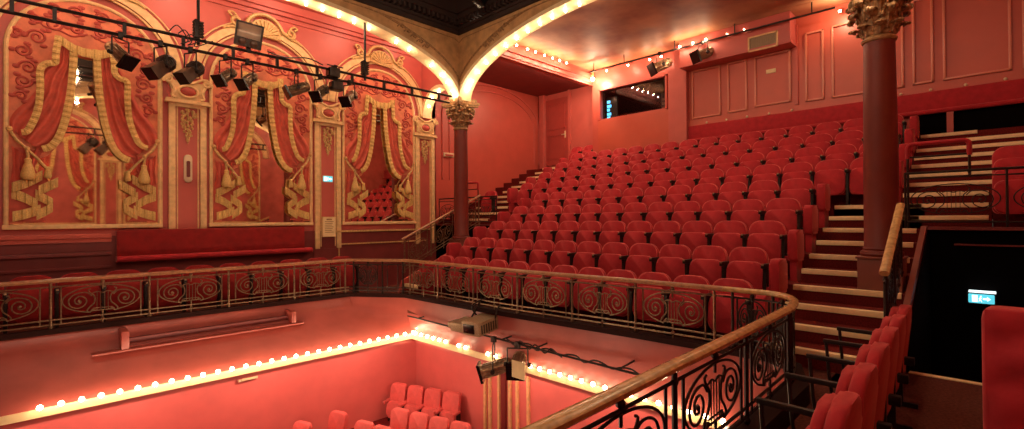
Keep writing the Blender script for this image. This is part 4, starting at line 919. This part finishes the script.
t = thing('monitor', 'blue glowing monitor inside the control booth window', 'monitor', (13.6, 8.75, 4.6))
mb = MB(); mb.box(13.56, 13.62, 8.66, 9.08, 4.98, 5.72, bev=.01); mb.build('casing', 'metal_dark', t)
mb = MB()
for i, (z, w) in enumerate(((5.0, .12), (5.12, .15), (5.26, .10), (5.38, .16), (5.52, .12))): mb.box(13.55, 13.562, 9.05-w, 9.05, z, z+.09)
mb.build('screen', 'screen', t)
mb = MB(); mb.box(13.58, 13.66, 8.82, 8.92, 4.55, 5.0); mb.build('stand', 'metal_dark', t)
t = thing('desk_equipment', 'dark equipment rack inside the booth window', 'rack', (13.8, 7.2, 4.55))
mb = MB(); mb.box(13.5, 13.9, 6.75, 7.1, 4.55, 5.5, bev=.02); mb.box(13.5, 13.9, 7.5, 8.3, 4.55, 5.0, bev=.02); mb.build('case', 'metal_dark', t)
mb = MB()
for i in range(6): mb.box(13.485, 13.5, 6.8, 7.05, 4.62+.13*i, 4.68+.13*i)
mb.build('slots', 'lamp_brown', t)

# ------------------------------------------------------------------ bulbs
def bulb(p, label, group, r=.030, sock=(0, 0, 1), cat='bulb'):
    global bulb0
    if bulb0 is None:
        mb = MB(); mb.ball((0, 0, 0), r, 10, 8); o = mb.build('light_bulb', 'bulb'); bulb0 = o
    else: o = bulb0.copy(); C.objects.link(o)
    o.location = p; o.scale = (r/.030,)*3; tag(o, label, cat, group); return o
bulb0 = None
E_BAND, E_ARCH, E_REAR, E_NEAR = 2.5, 2.7, 6.5, 4.5
for k in range(29):
    p = (.1+.187*k, 8.09, -.47); bulb(p, 'lit round bulb on the gold band under the long railing, %s from the stage end' % ORD[k+1], 'bulbs along the left balcony band')
    lamp((p[0], 8.00, -.38), E_BAND)
i = 0
for k in range(32):
    y = 8.0-.19*k
    if k in (6, 9, 10, 13, 14): continue
    i += 1; p = (5.33, y, -.47); bulb(p, 'lit round bulb on the gold band under the seat rows, %s from the far corner' % ORD[i], 'bulbs along the rear balcony band')
    lamp((5.22, y, -.40), E_BAND*.32)
zA = lambda q, c: 4.6+1.24*math.sqrt(max(0, 1-((q-c)/3.86)**2))
xs = [X9(u, 9.2) for u in (453, 448, 442, 432, 410, 397, 370, 355, 340, 323.5, 307)]
xs += [xs[-1]-.33*k for k in range(1, 9)]+[.0, -.2, -.35]
for k, x in enumerate(xs):
    z = zA(x, 3.4); bulb((x, 9.2, z), 'lit bulb inside the arch before the mirrors, %s up from the far column' % ORD[k+1], 'bulbs lining the left arch', r=.027)
    lamp((x, 9.2, z-.10), E_ARCH)
    if k % 2 == 0:
        bulb((x, 1.05, z), 'lit bulb of the near arch seen in the mirrors, %s from the big column' % ORD[k//2+1], 'bulbs lining the near arch', r=.03); lamp((x, 1.05, z-.12), E_NEAR*2)
ysr = []
for u in (470.3, 473.3, 479.7, 488, 497.2, 507.6, 518.3, 529.5, 541.9, 554.2, 567.3, 581.5):
    q = (u-512)/483.5; ysr.append(7.46*(1-q)/(1+q))
ysr += [ysr[-1]-.42*k for k in range(1, 10)]
for k, y in enumerate(ysr):
    z = zA(y, 5.125); bulb((7.46, y, z), 'lit bulb inside the arch over the seat rows, %s up from the far column' % ORD[k+1], 'bulbs lining the rear arch', r=.027)
    lamp((7.46, y, z-.10), E_ARCH)
for k, (y, z) in enumerate(((10.1, 5.03), (10.38, 4.91), (10.54, 4.72))):
    bulb((7.48, y, z), 'lit bulb in the small arch beside the far column, %s from the column' % ORD[k+1], 'bulbs in the small arch')
lamp((7.46, 10.2, 4.75), 6)
for k, u in enumerate((518, 529, 537, 546, 554, 561, 568)):
    x = X9(u, 9.30); bulb((x, 9.30, 6.53), 'lit bulb on the beam over the far aisle, %s from the arch' % ORD[k+1], 'bulbs on the rear beam')
    lamp((x, 9.12, 6.38), E_REAR*1.1)
for k in range(5):                                       # unseen bulbs added behind the beam to brighten the aisle wall
    x = 8.6+1.0*k; bulb((x, 9.72, 6.36), 'unseen bulb added behind the beam over the far aisle, %s from the arch' % ORD[k+1], 'bulbs added behind the rear beam'); lamp((x, 9.78, 6.32), 26)
for k, u in enumerate((608, 629.5, 651.5, 663, 688, 701, 714, 735, 752)):
    q = (u-512)/483.5; y = 13.05*(1-q)/(1+q); x = 13.05 if u < 680 else 12.66
    bulb((x, y, 6.44), 'lit bulb under the rear ceiling, %s from the corner lamp' % ORD[k+1], 'bulbs along the rear ceiling', r=.03 if u < 730 else .016)
    if u < 720: lamp((x-.16, y, 6.36), E_REAR*1.2)
bulb((12.9, 2.42, 6.36), 'lit bulb at the end of the rear bar beside the big column', 'bulbs along the rear ceiling'); lamp((12.7, 2.42, 6.3), E_REAR*4)
t = thing('corner_lamp', 'very bright lamp in the corner by the booth', 'lamp', (13.1, 9.36, 6.3))
mb = MB(); mb.ball((13.1, 9.30, 6.3), .07, 14, 10); mb.build('globe', 'lamp_glow', t)
mb = MB(); mb.lathe([(.03, 6.36), (.05, 6.40), (.05, 6.44), (.02, 6.64)], 12, (13.1, 9.30, 0)); mb.build('fitting', 'gold_dark', t)
lamp((12.85, 9.1, 6.15), 75, radius=.07)

# unseen fill lamps added behind the arches, over the void, in the stalls
FILL = [((x, 9.75, 6.22), 22, .06) for x in (-1.5, .3, 2.0, 3.7, 5.4, 6.9)]+[((8.1, y, 6.45), 40, .06) for y in (2.2, 4.0, 6.0, 8.0)]
FILL += [((.6, 4.2, 5.6), 150, .35), ((3.4, 4.2, 5.9), 75, .35), ((-1.3, 1.0, 5.0), 140, .25), ((8.3, .2, 6.45), 30, .06)]
FILL += [((x, 9.6, -.8), 50, .08) for x in (-1.0, 1.2, 3.4, 5.4)]+[((6.4, y, -.8), 34, .08) for y in (2.5, 4.5, 6.5)]+[((2.0, 5.2, -.9), 60, .4)]
for p, e, r in FILL: lamp(p, e, (1, .80, .56), r)

w = bpy.data.worlds.new('world'); bpy.context.scene.world = w; w.use_nodes = True
w.node_tree.nodes['Background'].inputs['Color'].default_value = (1, .72, .5, 1); w.node_tree.nodes['Background'].inputs['Strength'].default_value = .05

# ------------------------------------------------------------------ camera
Xc = V((.7067406895, -.0007316156, -.7074723051)); Yc = V((-.7074387585, -.0105237898, -.7066962946)); Zc = V((-.0069282597, .9999443557, -.0079551637))
cam = bpy.data.cameras.new('camera'); co = bpy.data.objects.new('camera', cam); C.objects.link(co)
cam.sensor_width = 36; cam.lens = 483.5/1024*36; cam.clip_start = .05; cam.clip_end = 100
co.matrix_world = Matrix(((Xc.x, Xc.y, Xc.z, 0), (Yc.x, Yc.y, Yc.z, 0), (Zc.x, Zc.y, Zc.z, 1.75), (0, 0, 0, 1)))
sc = bpy.context.scene; sc.camera = co
sc.view_settings.view_transform = 'Standard'; sc.view_settings.look = 'None'; sc.view_settings.gamma = 1; sc.view_settings.use_curve_mapping = False
sc.view_settings.exposure = 0.25
sc.cycles.max_bounces = 8; sc.cycles.use_denoising = True; sc.cycles.use_light_tree = True
sc.cycles.sample_clamp_indirect = 8
for o in bpy.data.objects:
    for k in ('world', 'org'):
        if k in o: del o[k]
